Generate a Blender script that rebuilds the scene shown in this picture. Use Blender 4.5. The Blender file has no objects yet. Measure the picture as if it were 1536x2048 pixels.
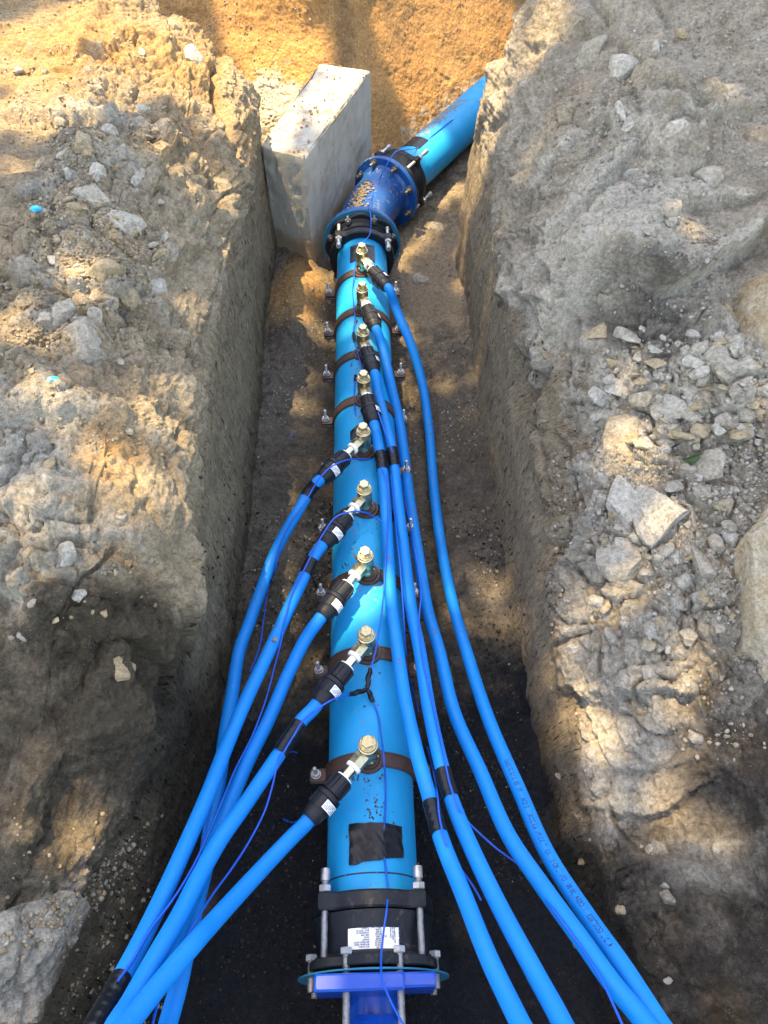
import bpy, math, random
import numpy as np
from mathutils import Vector, Matrix

random.seed(7)
RNG = np.random.default_rng(7)
rad = math.radians
SC = bpy.context.scene
COL = SC.collection

# ------------------------------------------------------------------ camera
F_PX = 1550.0
TH = math.atan2(2000, 1550)
PSI = rad(1.56)
CAM = (-.05, 0.0, 1.85)
_s, _c = math.sin(TH), math.cos(TH)
_F = (math.sin(PSI), math.cos(PSI))
_R = (math.cos(PSI), -math.sin(PSI))
cd = bpy.data.cameras.new('camera')
cam = bpy.data.objects.new('camera', cd)
COL.objects.link(cam)
cam.location = CAM
cam.rotation_euler = (math.pi / 2 - TH, 0, -PSI)
cd.sensor_fit = 'VERTICAL'
cd.sensor_height = 36
cd.lens = 36 * F_PX / 2048
cd.clip_start = .05
cd.clip_end = 500
SC.camera = cam


def ray(px, py):
    a = (px - 768) / F_PX
    b = (1024 - py) / F_PX
    h = _c + b * _s
    return (_F[0] * h + _R[0] * a, _F[1] * h + _R[1] * a, -_s + b * _c)


def P(px, py, z):
    """photo measurement: the world point at height z seen at pixel px, py of the survey photo"""
    r = ray(px, py)
    t = (z - CAM[2]) / r[2]
    return Vector([CAM[i] + t * r[i] for i in range(3)])


# ------------------------------------------------------------------ light
SUN = Vector((-.24, .10, .965)).normalized()
SUN_EL = math.asin(SUN.z)
w = bpy.data.worlds.new('World')
SC.world = w
w.use_nodes = True
nt = w.node_tree
bg = nt.nodes['Background']
sk = nt.nodes.new('ShaderNodeTexSky')
sk.sky_type = 'NISHITA'
sk.sun_disc = False
sk.sun_elevation = SUN_EL
sk.sun_rotation = math.atan2(SUN.x, SUN.y)
sk.air_density = 1.0
sk.dust_density = 1.2
# hazy daylight is a little whiter than the clear-sky model
tn = nt.nodes.new('ShaderNodeMix')
tn.data_type = 'RGBA'
tn.blend_type = 'MULTIPLY'
tn.inputs[0].default_value = 1
tn.inputs[7].default_value = (1.22, 1.0, .78, 1)
nt.links.new(sk.outputs[0], tn.inputs[6])
nt.links.new(tn.outputs[2], bg.inputs[0])
bg.inputs[1].default_value = .15
sl = bpy.data.lights.new('sun', 'SUN')
sl.energy = 3.2
sl.angle = rad(.4)
sl.color = (1, .73, .38)
so = bpy.data.objects.new('sun', sl)
COL.objects.link(so)
so.rotation_euler = SUN.to_track_quat('Z', 'Y').to_euler()
so.location = SUN * 20
SC.view_settings.view_transform = 'Standard'
SC.view_settings.look = 'None'
SC.view_settings.exposure = 2.62
SC.view_settings.gamma = 1


# ------------------------------------------------------------------ materials
def newmat(name):
    m = bpy.data.materials.new(name)
    m.use_nodes = True
    n = m.node_tree
    b = n.nodes['Principled BSDF']
    return m, n, b


def N(n, t, **k):
    o = n.nodes.new('ShaderNode' + t)
    for a, v in k.items():
        if a[0] == '_':
            key = a[1:]
            o.inputs[int(key) if key.isdigit() else key].default_value = v
        else:
            setattr(o, a, v)
    return o


def noise(n, vec, scale, detail=4, rough=.6, dist=0):
    o = N(n, 'TexNoise')
    o.inputs['Scale'].default_value = scale
    o.inputs['Detail'].default_value = detail
    o.inputs['Roughness'].default_value = rough
    o.inputs['Distortion'].default_value = dist
    n.links.new(vec, o.inputs['Vector'])
    return o.outputs['Fac']


def ramp(n, src, *stops):
    o = N(n, 'ValToRGB')
    e = o.color_ramp.elements
    while len(e) < len(stops):
        e.new(.5)
    for q, (p, c) in zip(e, stops):
        q.position = p
        q.color = (c, c, c, 1) if isinstance(c, (int, float)) else (*c, 1)
    n.links.new(src, o.inputs[0])
    return o.outputs[0]


def mix(n, fac, a, b, mode='MIX'):
    o = N(n, 'Mix', data_type='RGBA', blend_type=mode)
    for sock, v in ((o.inputs[0], fac), (o.inputs[6], a), (o.inputs[7], b)):
        if isinstance(v, (int, float)):
            sock.default_value = v if sock.type == "VALUE" else (v, v, v, 1)
        elif isinstance(v, tuple):
            sock.default_value = (*v, 1)
        else:
            n.links.new(v, sock)
    return o.outputs[2]


def math_(n, op, a, b=0.0, clamp=False):
    o = N(n, 'Math', operation=op)
    o.use_clamp = clamp
    for sock, v in ((o.inputs[0], a), (o.inputs[1], b)):
        if isinstance(v, (int, float)):
            sock.default_value = v
        else:
            n.links.new(v, sock)
    return o.outputs[0]


def bump(n, b, src, dist, strength=1.0, prev=None):
    o = N(n, 'Bump')
    o.inputs['Distance'].default_value = dist
    o.inputs['Strength'].default_value = strength
    n.links.new(src, o.inputs['Height'])
    if prev is not None:
        n.links.new(prev, o.inputs['Normal'])
    n.links.new(o.outputs[0], b.inputs['Normal'])
    return o.outputs[0]


def soil_mat(name, dry, dry2, damp_dark, dust, orange, bumps=1.0, rough=.95, cut=None):
    """earth: vertex masks (R damp, G pale dust, B ochre and painted sun warmth) over dry soil of two tones, grains and grit"""
    m, n, b = newmat(name)
    g = N(n, 'NewGeometry').outputs['Position']
    att = N(n, 'Attribute', attribute_name='soil')
    sp = N(n, 'SeparateColor')
    n.links.new(att.outputs['Color'], sp.inputs[0])
    big = noise(n, g, 3.2, 6, .62)
    mid = noise(n, g, 17, 8, .68)
    fine = noise(n, g, 95, 6, .7)
    grit = noise(n, g, 330, 3, .7)
    c = mix(n, ramp(n, math_(n, 'ADD', math_(n, 'MULTIPLY', mid, .55), math_(n, 'MULTIPLY', big, .45)), (.44, 0), (.58, 1)), dry, dry2)
    vlow = noise(n, g, 1.3, 3, .6)
    c = mix(n, 1.0, c, ramp(n, vlow, (.3, (.84, .80, .74)), (.7, (1.14, 1.16, 1.2))), 'MULTIPLY')
    edge = None
    if cut:
        edge = ramp(n, math_(n, 'ADD', att.outputs['Alpha'], math_(n, 'MULTIPLY', math_(n, 'SUBTRACT', mid, .5), 1.5)), (.32, 0), (.72, 1))
        cutc = mix(n, ramp(n, fine, (.35, 0), (.65, 1)), *cut)
        c = mix(n, edge, cutc, c)
    f = math_(n, 'ADD', sp.outputs[2], math_(n, 'MULTIPLY', math_(n, 'SUBTRACT', big, .5), 1.1))
    c = mix(n, ramp(n, f, (.35, 0), (.75, 1)), c, orange)
    f = math_(n, 'ADD', sp.outputs[1], math_(n, 'MULTIPLY', math_(n, 'SUBTRACT', mid, .5), 1.6))
    c = mix(n, ramp(n, f, (.4, 0), (.7, 1)), c, dust)
    f = math_(n, 'ADD', sp.outputs[0], math_(n, 'MULTIPLY', math_(n, 'SUBTRACT', mid, .5), 1.0))
    c = mix(n, ramp(n, f, (.22, 0), (.88, 1)), c, damp_dark)
    # grain scale variation
    c = mix(n, 1.0, c, ramp(n, fine, (.34, .64), (.66, 1.28)), 'MULTIPLY')
    c = mix(n, 1.0, c, ramp(n, grit, (.34, .80), (.68, 1.18)), 'MULTIPLY')
    # pale grit specks
    vo = N(n, 'TexVoronoi', _Scale=210.0)
    n.links.new(g, vo.inputs['Vector'])
    spk = math_(n, 'MULTIPLY', ramp(n, vo.outputs['Distance'], (.1, 1), (.22, 0)), ramp(n, noise(n, g, 31, 3), (.52, 0), (.68, .8)))
    c = mix(n, spk, c, dust)
    n.links.new(c, b.inputs['Base Color'])
    b.inputs['Roughness'].default_value = rough
    b.inputs['Specular IOR Level'].default_value = .15
    h = math_(n, 'ADD', math_(n, 'MULTIPLY', mid, 1.0), math_(n, 'MULTIPLY', fine, .42))
    h = math_(n, 'ADD', h, math_(n, 'MULTIPLY', grit, .22))
    vb = N(n, 'TexVoronoi', _Scale=75.0)
    n.links.new(g, vb.inputs['Vector'])
    h = math_(n, 'SUBTRACT', h, math_(n, 'MULTIPLY', vb.outputs['Distance'], .16))
    if cut:
        mp = N(n, 'Mapping')
        mp.inputs['Scale'].default_value = (9, 30, 4.2)
        n.links.new(g, mp.inputs[0])
        st = noise(n, mp.outputs[0], 3.0, 5, .7, .5)
        inv = math_(n, 'SUBTRACT', 1.0, edge)
        h = math_(n, 'ADD', h, math_(n, 'MULTIPLY', math_(n, 'MULTIPLY', st, .9), inv))
        pit = ramp(n, noise(n, mp.outputs[0], 5.0, 3, .6), (.345, .2), (.41, 1))
        cc = mix(n, 1.0, c, mix(n, edge, mix(n, 1.0, ramp(n, st, (.3, .74), (.68, 1.22)), pit, 'MULTIPLY'), (1., 1., 1.)), 'MULTIPLY')
        n.links.new(cc, b.inputs['Base Color'])
    bump(n, b, h, .016 * bumps)
    return m


def plastic(name, col, rough=.35, dirt=0.0, dirtcol=(.16, .12, .08), spec=.45, topdirt=False, fade=None):
    m, n, b = newmat(name)
    g = N(n, 'NewGeometry').outputs['Position']
    c = mix(n, ramp(n, noise(n, g, 6, 4), (.3, 0), (.7, 1)), col, tuple(min(1, x * 1.13 + .004) for x in col))
    if fade:
        c = mix(n, ramp(n, noise(n, g, 2.3, 3), (.5, 0), (.75, .55)), c, fade)
    # thin scratches and dust film
    mp = N(n, 'Mapping')
    mp.inputs['Scale'].default_value = (60, 3, 60)
    n.links.new(g, mp.inputs[0])
    sc = ramp(n, noise(n, mp.outputs[0], 2.5, 4, .7), (.62, 0), (.72, .14))
    c = mix(n, sc, c, tuple(min(1, x * .7 + .2) for x in col))
    r = ramp(n, noise(n, g, 30, 4), (.3, rough * .8), (.7, min(1, rough * 1.35)))
    if dirt > 0:
        d = noise(n, g, 70, 5, .7)
        big = noise(n, g, 5.5, 3)
        f = math_(n, 'MULTIPLY', ramp(n, d, (.56, 0), (.60, 1)), ramp(n, big, (.62 - dirt * .3, 0), (.72 - dirt * .3, 1)))
        if topdirt:
            nz = N(n, 'SeparateXYZ')
            n.links.new(N(n, 'NewGeometry').outputs['Normal'], nz.inputs[0])
            f = math_(n, 'MULTIPLY', f, ramp(n, nz.outputs[2], (.80, 0), (.95, 1)))
        c = mix(n, f, c, dirtcol)
        r = mix(n, f, r, .95)
    n.links.new(c, b.inputs['Base Color'])
    n.links.new(r, b.inputs['Roughness'])
    b.inputs['Specular IOR Level'].default_value = spec
    return m


def metal(name, col, rough=.35, stain=(.2, .14, .08), amount=.5, metallic=1.0):
    m, n, b = newmat(name)
    g = N(n, 'NewGeometry').outputs['Position']
    f = ramp(n, noise(n, g, 130, 5, .7), (.5, 0), (.72, amount))
    n.links.new(mix(n, f, col, stain), b.inputs['Base Color'])
    n.links.new(ramp(n, noise(n, g, 60, 4), (.3, rough * .7), (.7, min(1, rough * 1.6))), b.inputs['Roughness'])
    b.inputs['Metallic'].default_value = metallic
    bump(n, b, noise(n, g, 400, 3), .0004)
    return m


M = {}
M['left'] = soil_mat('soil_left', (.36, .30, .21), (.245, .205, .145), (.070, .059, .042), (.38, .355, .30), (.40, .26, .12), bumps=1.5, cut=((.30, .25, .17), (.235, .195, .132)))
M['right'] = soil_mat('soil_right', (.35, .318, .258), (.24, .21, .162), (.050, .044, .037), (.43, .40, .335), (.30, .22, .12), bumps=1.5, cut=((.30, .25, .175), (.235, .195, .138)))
M['far'] = soil_mat('soil_far', (.38, .225, .095), (.30, .175, .075), (.20, .125, .06), (.46, .41, .32), (.42, .235, .085), .6)
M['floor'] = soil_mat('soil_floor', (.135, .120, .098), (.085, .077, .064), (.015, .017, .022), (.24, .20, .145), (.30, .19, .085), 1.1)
M['rock'] = soil_mat('clod_grey', (.36, .33, .27), (.29, .27, .22), (.16, .13, .095), (.44, .42, .37), (.34, .27, .17), 1.1)
M['rock2'] = soil_mat('clod_tan', (.38, .31, .20), (.30, .25, .17), (.18, .14, .09), (.44, .39, .30), (.42, .28, .13), 1.1)
M['pipe'] = plastic('pe_pipe_blue', (.006, .25, .55), .5, .42, topdirt=True, fade=(.02, .29, .58), spec=.32)
M['service'] = plastic('service_pipe_blue', (.001, .17, .55), .52, .22, dirtcol=(.10, .10, .09), spec=.3, topdirt=True)
M['wire'] = plastic('wire_blue', (.003, .075, .48), .3)
M['black'] = plastic('black_plastic', (.007, .009, .014), .42, .10, spec=.3)
M['iron'] = plastic('black_coated_iron', (.006, .009, .015), .5, .18, dirtcol=(.06, .055, .05), spec=.25)
M['tape'] = plastic('black_tape', (.004, .005, .009), .3, spec=.3)
M['elbow'] = plastic('blue_epoxy', (.002, .052, .22), .38, .35, dirtcol=(.22, .17, .10))
M['valve'] = plastic('blue_epoxy_bright', (.002, .055, .38), .30, .05)
M['gasket'] = plastic('teal_gasket', (.008, .13, .24), .6)
M['brown'] = metal('brown_coated_band', (.075, .046, .036), .45, (.05, .035, .025), .5, .2)
M['brass'] = metal('nickel_brass', (.56, .49, .31), .30, (.26, .20, .10), .6)
M['chrome'] = metal('bright_nipple', (.74, .69, .48), .2, (.40, .34, .22), .35)
M['zinc'] = metal('zinc_bolt', (.50, .51, .52), .48, (.26, .23, .19), .6)
M['dullbolt'] = metal('dull_bolt', (.20, .20, .20), .5, (.12, .10, .08), .6)
M['ptfe'] = plastic('ptfe_white', (.78, .79, .80), .6)
M['white'] = plastic('label_white', (.70, .72, .76), .5)
M['ink'] = plastic('ink', (.012, .02, .05), .7)
M['inkblue'] = plastic('print_ink', (.002, .02, .10), .6)
M['litter'] = plastic('blue_plastic_scrap', (.01, .35, .75), .4)

mc, n_, b_ = newmat('concrete')
g_ = N(n_, 'NewGeometry').outputs['Position']
c_ = mix(n_, ramp(n_, noise(n_, g_, 4, 6), (.35, 0), (.65, 1)), (.41, .39, .33), (.34, .325, .275))
mp_ = N(n_, 'Mapping')
mp_.inputs['Scale'].default_value = (7, 7, 1.3)
n_.links.new(g_, mp_.inputs[0])
c_ = mix(n_, ramp(n_, noise(n_, mp_.outputs[0], 2.2, 5, .6, .8), (.45, 0), (.7, .7)), c_, (.46, .45, .41))
c_ = mix(n_, ramp(n_, noise(n_, g_, 9, 7, .72), (.54, 0), (.68, .75)), c_, (.26, .23, .17))
nz_ = N(n_, 'SeparateXYZ')
n_.links.new(N(n_, 'NewGeometry').outputs['Normal'], nz_.inputs[0])
dd_ = math_(n_, 'MULTIPLY', ramp(n_, nz_.outputs[2], (.7, 0), (.9, 1)), ramp(n_, noise(n_, g_, 26, 6, .75), (.53, 0), (.60, 1)))
c_ = mix(n_, dd_, c_, (.34, .22, .11))
pz_ = N(n_, 'SeparateXYZ')
n_.links.new(g_, pz_.inputs[0])
mud_ = ramp(n_, math_(n_, 'ADD', pz_.outputs[2], math_(n_, 'MULTIPLY', noise(n_, g_, 11, 6, .7), .16)), (.0, .9), (.07, 0))
c_ = mix(n_, mud_, c_, (.26, .19, .11))
n_.links.new(c_, b_.inputs['Base Color'])
b_.inputs['Roughness'].default_value = .85
vo_ = N(n_, 'TexVoronoi', _Scale=38.0)
n_.links.new(g_, vo_.inputs['Vector'])
pit_ = math_(n_, 'MULTIPLY', ramp(n_, vo_.outputs['Distance'], (.08, 0), (.16, 1)), 1.0)
hh_ = math_(n_, 'ADD', pit_, math_(n_, 'MULTIPLY', noise(n_, g_, 60, 6, .7), .8))
hh_ = math_(n_, 'ADD', hh_, math_(n_, 'MULTIPLY', noise(n_, mp_.outputs[0], 1.2, 4), 2.0))
bump(n_, b_, hh_, .003)
M['concrete'] = mc

ml, n_, b_ = newmat('leaf_green')
oi_ = noise(n_, N(n_, 'NewGeometry').outputs['Position'], 8, 3)
n_.links.new(mix(n_, ramp(n_, oi_, (.35, 0), (.65, 1)), (.045, .09, .03), (.08, .12, .045)), b_.inputs['Base Color'])
b_.inputs['Roughness'].default_value = .5
M['leaf'] = ml
mb_, n_, b_ = newmat('bark')
gb_ = N(n_, 'NewGeometry').outputs['Position']
n_.links.new(mix(n_, noise(n_, gb_, 20, 6), (.10, .07, .05), (.2, .16, .12)), b_.inputs['Base Color'])
bump(n_, b_, noise(n_, gb_, 14, 6), .03)
M['bark'] = mb_


# ------------------------------------------------------------------ numpy noise
def _h(i, j, k, s):
    with np.errstate(over='ignore'):
        n = (i.astype(np.uint32) * np.uint32(374761393) + j.astype(np.uint32) * np.uint32(668265263)
             + k.astype(np.uint32) * np.uint32(2246822519) + np.uint32(s * 3266489 + 12345))
        n = (n ^ (n >> np.uint32(13))) * np.uint32(1274126177)
        n = (n ^ (n >> np.uint32(15))) * np.uint32(2654435761)
        n ^= n >> np.uint32(16)
    return n.astype(np.float32) / np.float32(4294967295.)


def vn(p, s=0):
    f0 = np.floor(p)
    f = (p - f0).astype(np.float32)
    i = f0.astype(np.int64)
    u = f * f * f * (f * (f * 6 - 15) + 10)
    r = 0
    for a in (0, 1):
        wa = u[:, 0] if a else 1 - u[:, 0]
        for b in (0, 1):
            wb = u[:, 1] if b else 1 - u[:, 1]
            for c in (0, 1):
                wc = u[:, 2] if c else 1 - u[:, 2]
                r = r + wa * wb * wc * _h(i[:, 0] + a, i[:, 1] + b, i[:, 2] + c, s)
    return r * 2 - 1


def fbm(p, sc, o=4, s=0, g=.5):
    r = 0
    a = 1.
    t = 0
    q = p * sc
    for k in range(o):
        r = r + a * vn(q + k * 17.3, s + k)
        t += a
        a *= g
        q = q * 2.03
    return r / t


def ridged(p, sc, o=4, s=0):
    r = 0
    a = 1.
    t = 0
    q = p * sc
    for k in range(o):
        r = r + a * (1 - np.abs(vn(q + k * 9.1, s + k)) * 2)
        t += a
        a *= .5
        q = q * 2.1
    return r / t


def worley(p, sc, s=0):
    q = p * sc
    f0 = np.floor(q)
    i = f0.astype(np.int64)
    f = (q - f0).astype(np.float32)
    F1 = np.full(len(p), 9., np.float32)
    F2 = F1.copy()
    ID = np.zeros(len(p), np.float32)
    for a in (-1, 0, 1):
        for b in (-1, 0, 1):
            for c in (-1, 0, 1):
                I, J, K = i[:, 0] + a, i[:, 1] + b, i[:, 2] + c
                h1 = _h(I, J, K, s)
                h2 = (h1 * 7919.0) % 1.0
                h3 = (h1 * 104729.0) % 1.0
                d = np.sqrt((a + h1 - f[:, 0])**2 + (b + h2 - f[:, 1])**2 + (c + h3 - f[:, 2])**2)
                m = d < F1
                F2 = np.where(m, F1, np.minimum(F2, d))
                ID = np.where(m, (h1 * 31.7) % 1.0, ID)
                F1 = np.where(m, d, F1)
    return F1, F2, ID


def sstep(a, b, x):
    t = np.clip((x - a) / (b - a), 0, 1)
    return t * t * (3 - 2 * t)


def clods(p, sc, s=0):
    q = p + .35 / sc * np.stack([vn(p * sc * 1.7, s + 50), vn(p * sc * 1.7, s + 51), vn(p * sc * 1.7, s + 52)], 1)
    F1, F2, ID = worley(q, sc, s)
    return sstep(.0, .16, F2 - F1) * (.25 + .75 * ID) * (1 - .45 * F1)


# ------------------------------------------------------------------ mesh helpers
def tagset(o, label=None, cat=None, group=None, kind=None):
    if label:
        o['label'] = label
    if cat:
        o['category'] = cat
    if group:
        o['group'] = group
    if kind:
        o['kind'] = kind
    return o


def empty(name, loc=(0, 0, 0), label=None, cat=None, group=None):
    o = bpy.data.objects.new(name, None)
    COL.objects.link(o)
    o.location = loc
    o.empty_display_size = .05
    return tagset(o, label, cat, group)


def grid_obj(name, V, nr, nc, mat, masks=None, flip=False):
    me = bpy.data.meshes.new(name)
    idx = np.arange(nr * nc).reshape(nr, nc)
    q = np.stack([idx[:-1, :-1], idx[:-1, 1:], idx[1:, 1:], idx[1:, :-1]], -1).reshape(-1, 4)
    if flip:
        q = q[:, ::-1]
    me.vertices.add(len(V))
    me.vertices.foreach_set('co', V.astype(np.float32).ravel())
    me.loops.add(q.size)
    me.loops.foreach_set('vertex_index', q.astype(np.int32).ravel())
    me.polygons.add(len(q))
    me.polygons.foreach_set('loop_start', np.arange(0, q.size, 4, dtype=np.int32))
    me.polygons.foreach_set('use_smooth', np.ones(len(q), bool))
    me.update(calc_edges=True)
    if masks is not None:
        at = me.color_attributes.new('soil', 'FLOAT_COLOR', 'POINT')
        c = np.ones((len(V), 4), np.float32)
        c[:, :masks.shape[1]] = masks
        at.data.foreach_set('color', c.ravel())
    mats = mat if isinstance(mat, (list, tuple)) else [mat]
    for x in mats:
        me.materials.append(x)
    o = bpy.data.objects.new(name, me)
    COL.objects.link(o)
    return o


def grid_normals(V, nr, nc):
    g = V.reshape(nr, nc, 3)
    du = np.gradient(g, axis=0)
    dv = np.gradient(g, axis=1)
    n = np.cross(du, dv)
    n /= np.linalg.norm(n, axis=2, keepdims=True) + 1e-9
    return n.reshape(-1, 3)


class MB:
    def __init__(s):
        s.v = []
        s.f = []
        s.sharp = False

    def add(s, vs, fs, mtx=None):
        o = len(s.v)
        for v in vs:
            v = Vector(v)
            s.v.append(mtx @ v if mtx else v)
        s.f += [tuple(i + o for i in f) for f in fs]
        return s

    def lathe(s, prof, mtx=None, n=32, cap=True):
        """prof: list of (radius, z) along local z"""
        vs = []
        for r, z in prof:
            for k in range(n):
                a = 2 * math.pi * k / n
                vs.append((r * math.cos(a), r * math.sin(a), z))
        fs = []
        for i in range(len(prof) - 1):
            for k in range(n):
                k2 = (k + 1) % n
                fs.append((i * n + k, i * n + k2, (i + 1) * n + k2, (i + 1) * n + k))
        if cap:
            fs.append(tuple(range(n))[::-1])
            fs.append(tuple((len(prof) - 1) * n + k for k in range(n)))
        return s.add(vs, fs, mtx)

    def hexa(s, r, z0, z1, mtx=None, ch=.12, n=6, rot=0):
        vs = []
        for rr, z in ((r * (1 - ch), z0), (r, z0 + (z1 - z0) * ch), (r, z1 - (z1 - z0) * ch), (r * (1 - ch), z1)):
            for k in range(n):
                a = 2 * math.pi * k / n + rot
                vs.append((rr * math.cos(a), rr * math.sin(a), z))
        fs = []
        for i in range(3):
            for k in range(n):
                k2 = (k + 1) % n
                fs.append((i * n + k, i * n + k2, (i + 1) * n + k2, (i + 1) * n + k))
        fs.append(tuple(range(n))[::-1])
        fs.append(tuple(3 * n + k for k in range(n)))
        return s.add(vs, fs, mtx)

    def box(s, x0, x1, y0, y1, z0, z1, mtx=None, b=None):
        b = b if b is not None else min(x1 - x0, y1 - y0, z1 - z0) * .12
        bm = []
        cx, cy, cz = (x0 + x1) / 2, (y0 + y1) / 2, (z0 + z1) / 2
        hx, hy, hz = (x1 - x0) / 2, (y1 - y0) / 2, (z1 - z0) / 2
        rings = [(hx - b, hy - b, -hz), (hx, hy, -hz + b), (hx, hy, hz - b), (hx - b, hy - b, hz)]
        for a, c, z in rings:
            q = b * .7
            for sx, sy, o in ((1, 1, 0), (1, 1, 1), (-1, 1, 1), (-1, 1, 0), (-1, -1, 0), (-1, -1, 1), (1, -1, 1), (1, -1, 0)):
                x = a - (q if o else 0)
                y = c - (0 if o else q)
                bm.append((cx + sx * x, cy + sy * y, cz + z))
        fs = []
        for i in range(3):
            for k in range(8):
                k2 = (k + 1) % 8
                fs.append((i * 8 + k, i * 8 + k2, (i + 1) * 8 + k2, (i + 1) * 8 + k))
        fs.append(tuple(range(8))[::-1])
        fs.append(tuple(24 + k for k in range(8)))
        return s.add(bm, fs, mtx)

    def arc_band(s, r0, r1, y0, y1, a0, a1, n=40, mtx=None):
        """band about the y axis, angles from +x towards +z"""
        vs = []
        for k in range(n + 1):
            a = a0 + (a1 - a0) * k / n
            c, d = math.cos(a), math.sin(a)
            e = (y1 - y0) * .1
            for r, y in ((r0, y0), (r1 - .0012, y0), (r1, y0 + e), (r1, y1 - e), (r1 - .0012, y1), (r0, y1)):
                vs.append((r * c, y, r * d))
        fs = []
        for k in range(n):
            for j in range(6):
                j2 = (j + 1) % 6
                fs.append((k * 6 + j, (k + 1) * 6 + j, (k + 1) * 6 + j2, k * 6 + j2))
        fs.append(tuple(range(6)))
        fs.append(tuple(n * 6 + j for j in range(6))[::-1])
        return s.add(vs, fs, mtx)

    def build(s, name, mat, parent=None, smooth=35, origin=None):
        me = bpy.data.meshes.new(name)
        off = Vector(origin) if origin is not None else Vector((0, 0, 0))
        me.from_pydata([tuple(v - off) for v in s.v], [], s.f)
        me.materials.append(mat)
        me.update()
        if smooth:
            me.polygons.foreach_set('use_smooth', [True] * len(me.polygons))
            me.set_sharp_from_angle(angle=rad(smooth))
        o = bpy.data.objects.new(name, me)
        COL.objects.link(o)
        if parent:
            o.parent = parent
        elif origin is not None:
            o.location = off
        return o


def copy_tree(o, parent=None):
    c = o.copy()
    COL.objects.link(c)
    c.parent = parent
    for ch in list(o.children):
        copy_tree(ch, c)
    return c


def catmull(pts, step=.012, extra=None):
    """dense smooth curve through pts"""
    P_ = [Vector(p) for p in pts]
    P_ = [P_[0] * 2 - P_[1]] + P_ + [P_[-1] * 2 - P_[-2]]
    out = []
    for i in range(1, len(P_) - 2):
        a, b, c, d = P_[i - 1:i + 3]
        t0 = 0
        t1 = t0 + max(1e-6, (b - a).length) ** .5
        t2 = t1 + max(1e-6, (c - b).length) ** .5
        t3 = t2 + max(1e-6, (d - c).length) ** .5
        n = max(2, int((c - b).length / step))
        for k in range(n):
            t = t1 + (t2 - t1) * k / n
            A1 = a * ((t1 - t) / (t1 - t0)) + b * ((t - t0) / (t1 - t0))
            A2 = b * ((t2 - t) / (t2 - t1)) + c * ((t - t1) / (t2 - t1))
            A3 = c * ((t3 - t) / (t3 - t2)) + d * ((t - t2) / (t3 - t2))
            B1 = A1 * ((t2 - t) / (t2 - t0)) + A2 * ((t - t0) / (t2 - t0))
            B2 = A2 * ((t3 - t) / (t3 - t1)) + A3 * ((t - t1) / (t3 - t1))
            out.append(B1 * ((t2 - t) / (t2 - t1)) + B2 * ((t - t1) / (t2 - t1)))
    out.append(P_[-2])
    return out


def frames(pts):
    T = [(pts[min(i + 1, len(pts) - 1)] - pts[max(i - 1, 0)]).normalized() for i in range(len(pts))]
    n = Vector((0, 0, 1))
    n = (n - T[0] * n.dot(T[0])).normalized()
    fr = []
    for t in T:
        n = (n - t * n.dot(t)).normalized()
        fr.append((t, n, t.cross(n)))
    return fr


def tube_mb(pts, r, n=20, rf=None):
    fr = frames(pts)
    m = MB()
    vs = []
    for i, (p, (t, a, b)) in enumerate(zip(pts, fr)):
        for k in range(n):
            th = 2 * math.pi * k / n
            rr = rf(i, th) if rf else r
            vs.append(p + (a * math.cos(th) + b * math.sin(th)) * rr)
    fs = []
    for i in range(len(pts) - 1):
        for k in range(n):
            k2 = (k + 1) % n
            fs.append((i * n + k, i * n + k2, (i + 1) * n + k2, (i + 1) * n + k))
    fs.append(tuple(range(n))[::-1])
    fs.append(tuple((len(pts) - 1) * n + k for k in range(n)))
    m.add(vs, fs)
    return m


def axis_m(o, d, up=(0, 0, 1)):
    """matrix with local z along d at o, local x as close to up as possible"""
    d = Vector(d).normalized()
    u = Vector(up)
    x = (u - d * u.dot(d))
    if x.length < 1e-4:
        x = Vector((1, 0, 0)) - d * d.x
    x.normalize()
    y = d.cross(x)
    m = Matrix((x, y, d)).transposed().to_4x4()
    m.translation = Vector(o)
    return m


# ------------------------------------------------------------------ terrain
def resample_profile(sts, ss, ncs, vs):
    """sts: list of (key, [control points (x,y,z)...]) -> grid rows at keys ss, columns at parameters vs in 0..m-1"""
    keys = np.array([k for k, _ in sts])
    C = np.array([c for _, c in sts], float)
    rows = np.empty((len(ss), C.shape[1], 3))
    # smooth (pchip-like) interpolation along the path
    for a in range(C.shape[1]):
        for b in range(3):
            y = C[:, a, b]
            d = np.gradient(y, keys)
            i = np.clip(np.searchsorted(keys, ss) - 1, 0, len(keys) - 2)
            h = keys[i + 1] - keys[i]
            t = (ss - keys[i]) / h
            h00 = 2 * t**3 - 3 * t**2 + 1
            h10 = t**3 - 2 * t**2 + t
            h01 = -2 * t**3 + 3 * t**2
            h11 = t**3 - t**2
            rows[:, a, b] = h00 * y[i] + h10 * h * d[i] + h01 * y[i + 1] + h11 * h * d[i + 1]
    m = C.shape[1]
    i = np.clip(np.floor(vs).astype(int), 0, m - 2)
    t = (vs - i)[None, :, None]
    p1 = rows[:, i]
    p2 = rows[:, i + 1]
    p0 = rows[:, np.maximum(i - 1, 0)]
    p3 = rows[:, np.minimum(i + 2, m - 1)]
    k = .42
    m1 = (p2 - p0) * k
    m2 = (p3 - p1) * k
    out = (2 * t**3 - 3 * t**2 + 1) * p1 + (t**3 - 2 * t**2 + t) * m1 + (-2 * t**3 + 3 * t**2) * p2 + (t**3 - t**2) * m2
    return out.reshape(-1, 3)


def cols(segs):
    """segs: counts per control interval"""
    v = []
    for i, n in enumerate(segs):
        v += list(i + np.arange(n) / n)
    v.append(len(segs))
    return np.array(v)


def ga(V, px, py, z, rx, ry=None):
    c = P(px, py, z)
    ry = ry or rx
    return np.exp(-((V[:, 0] - c.x) / rx)**2 - ((V[:, 1] - c.y) / ry)**2)


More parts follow.
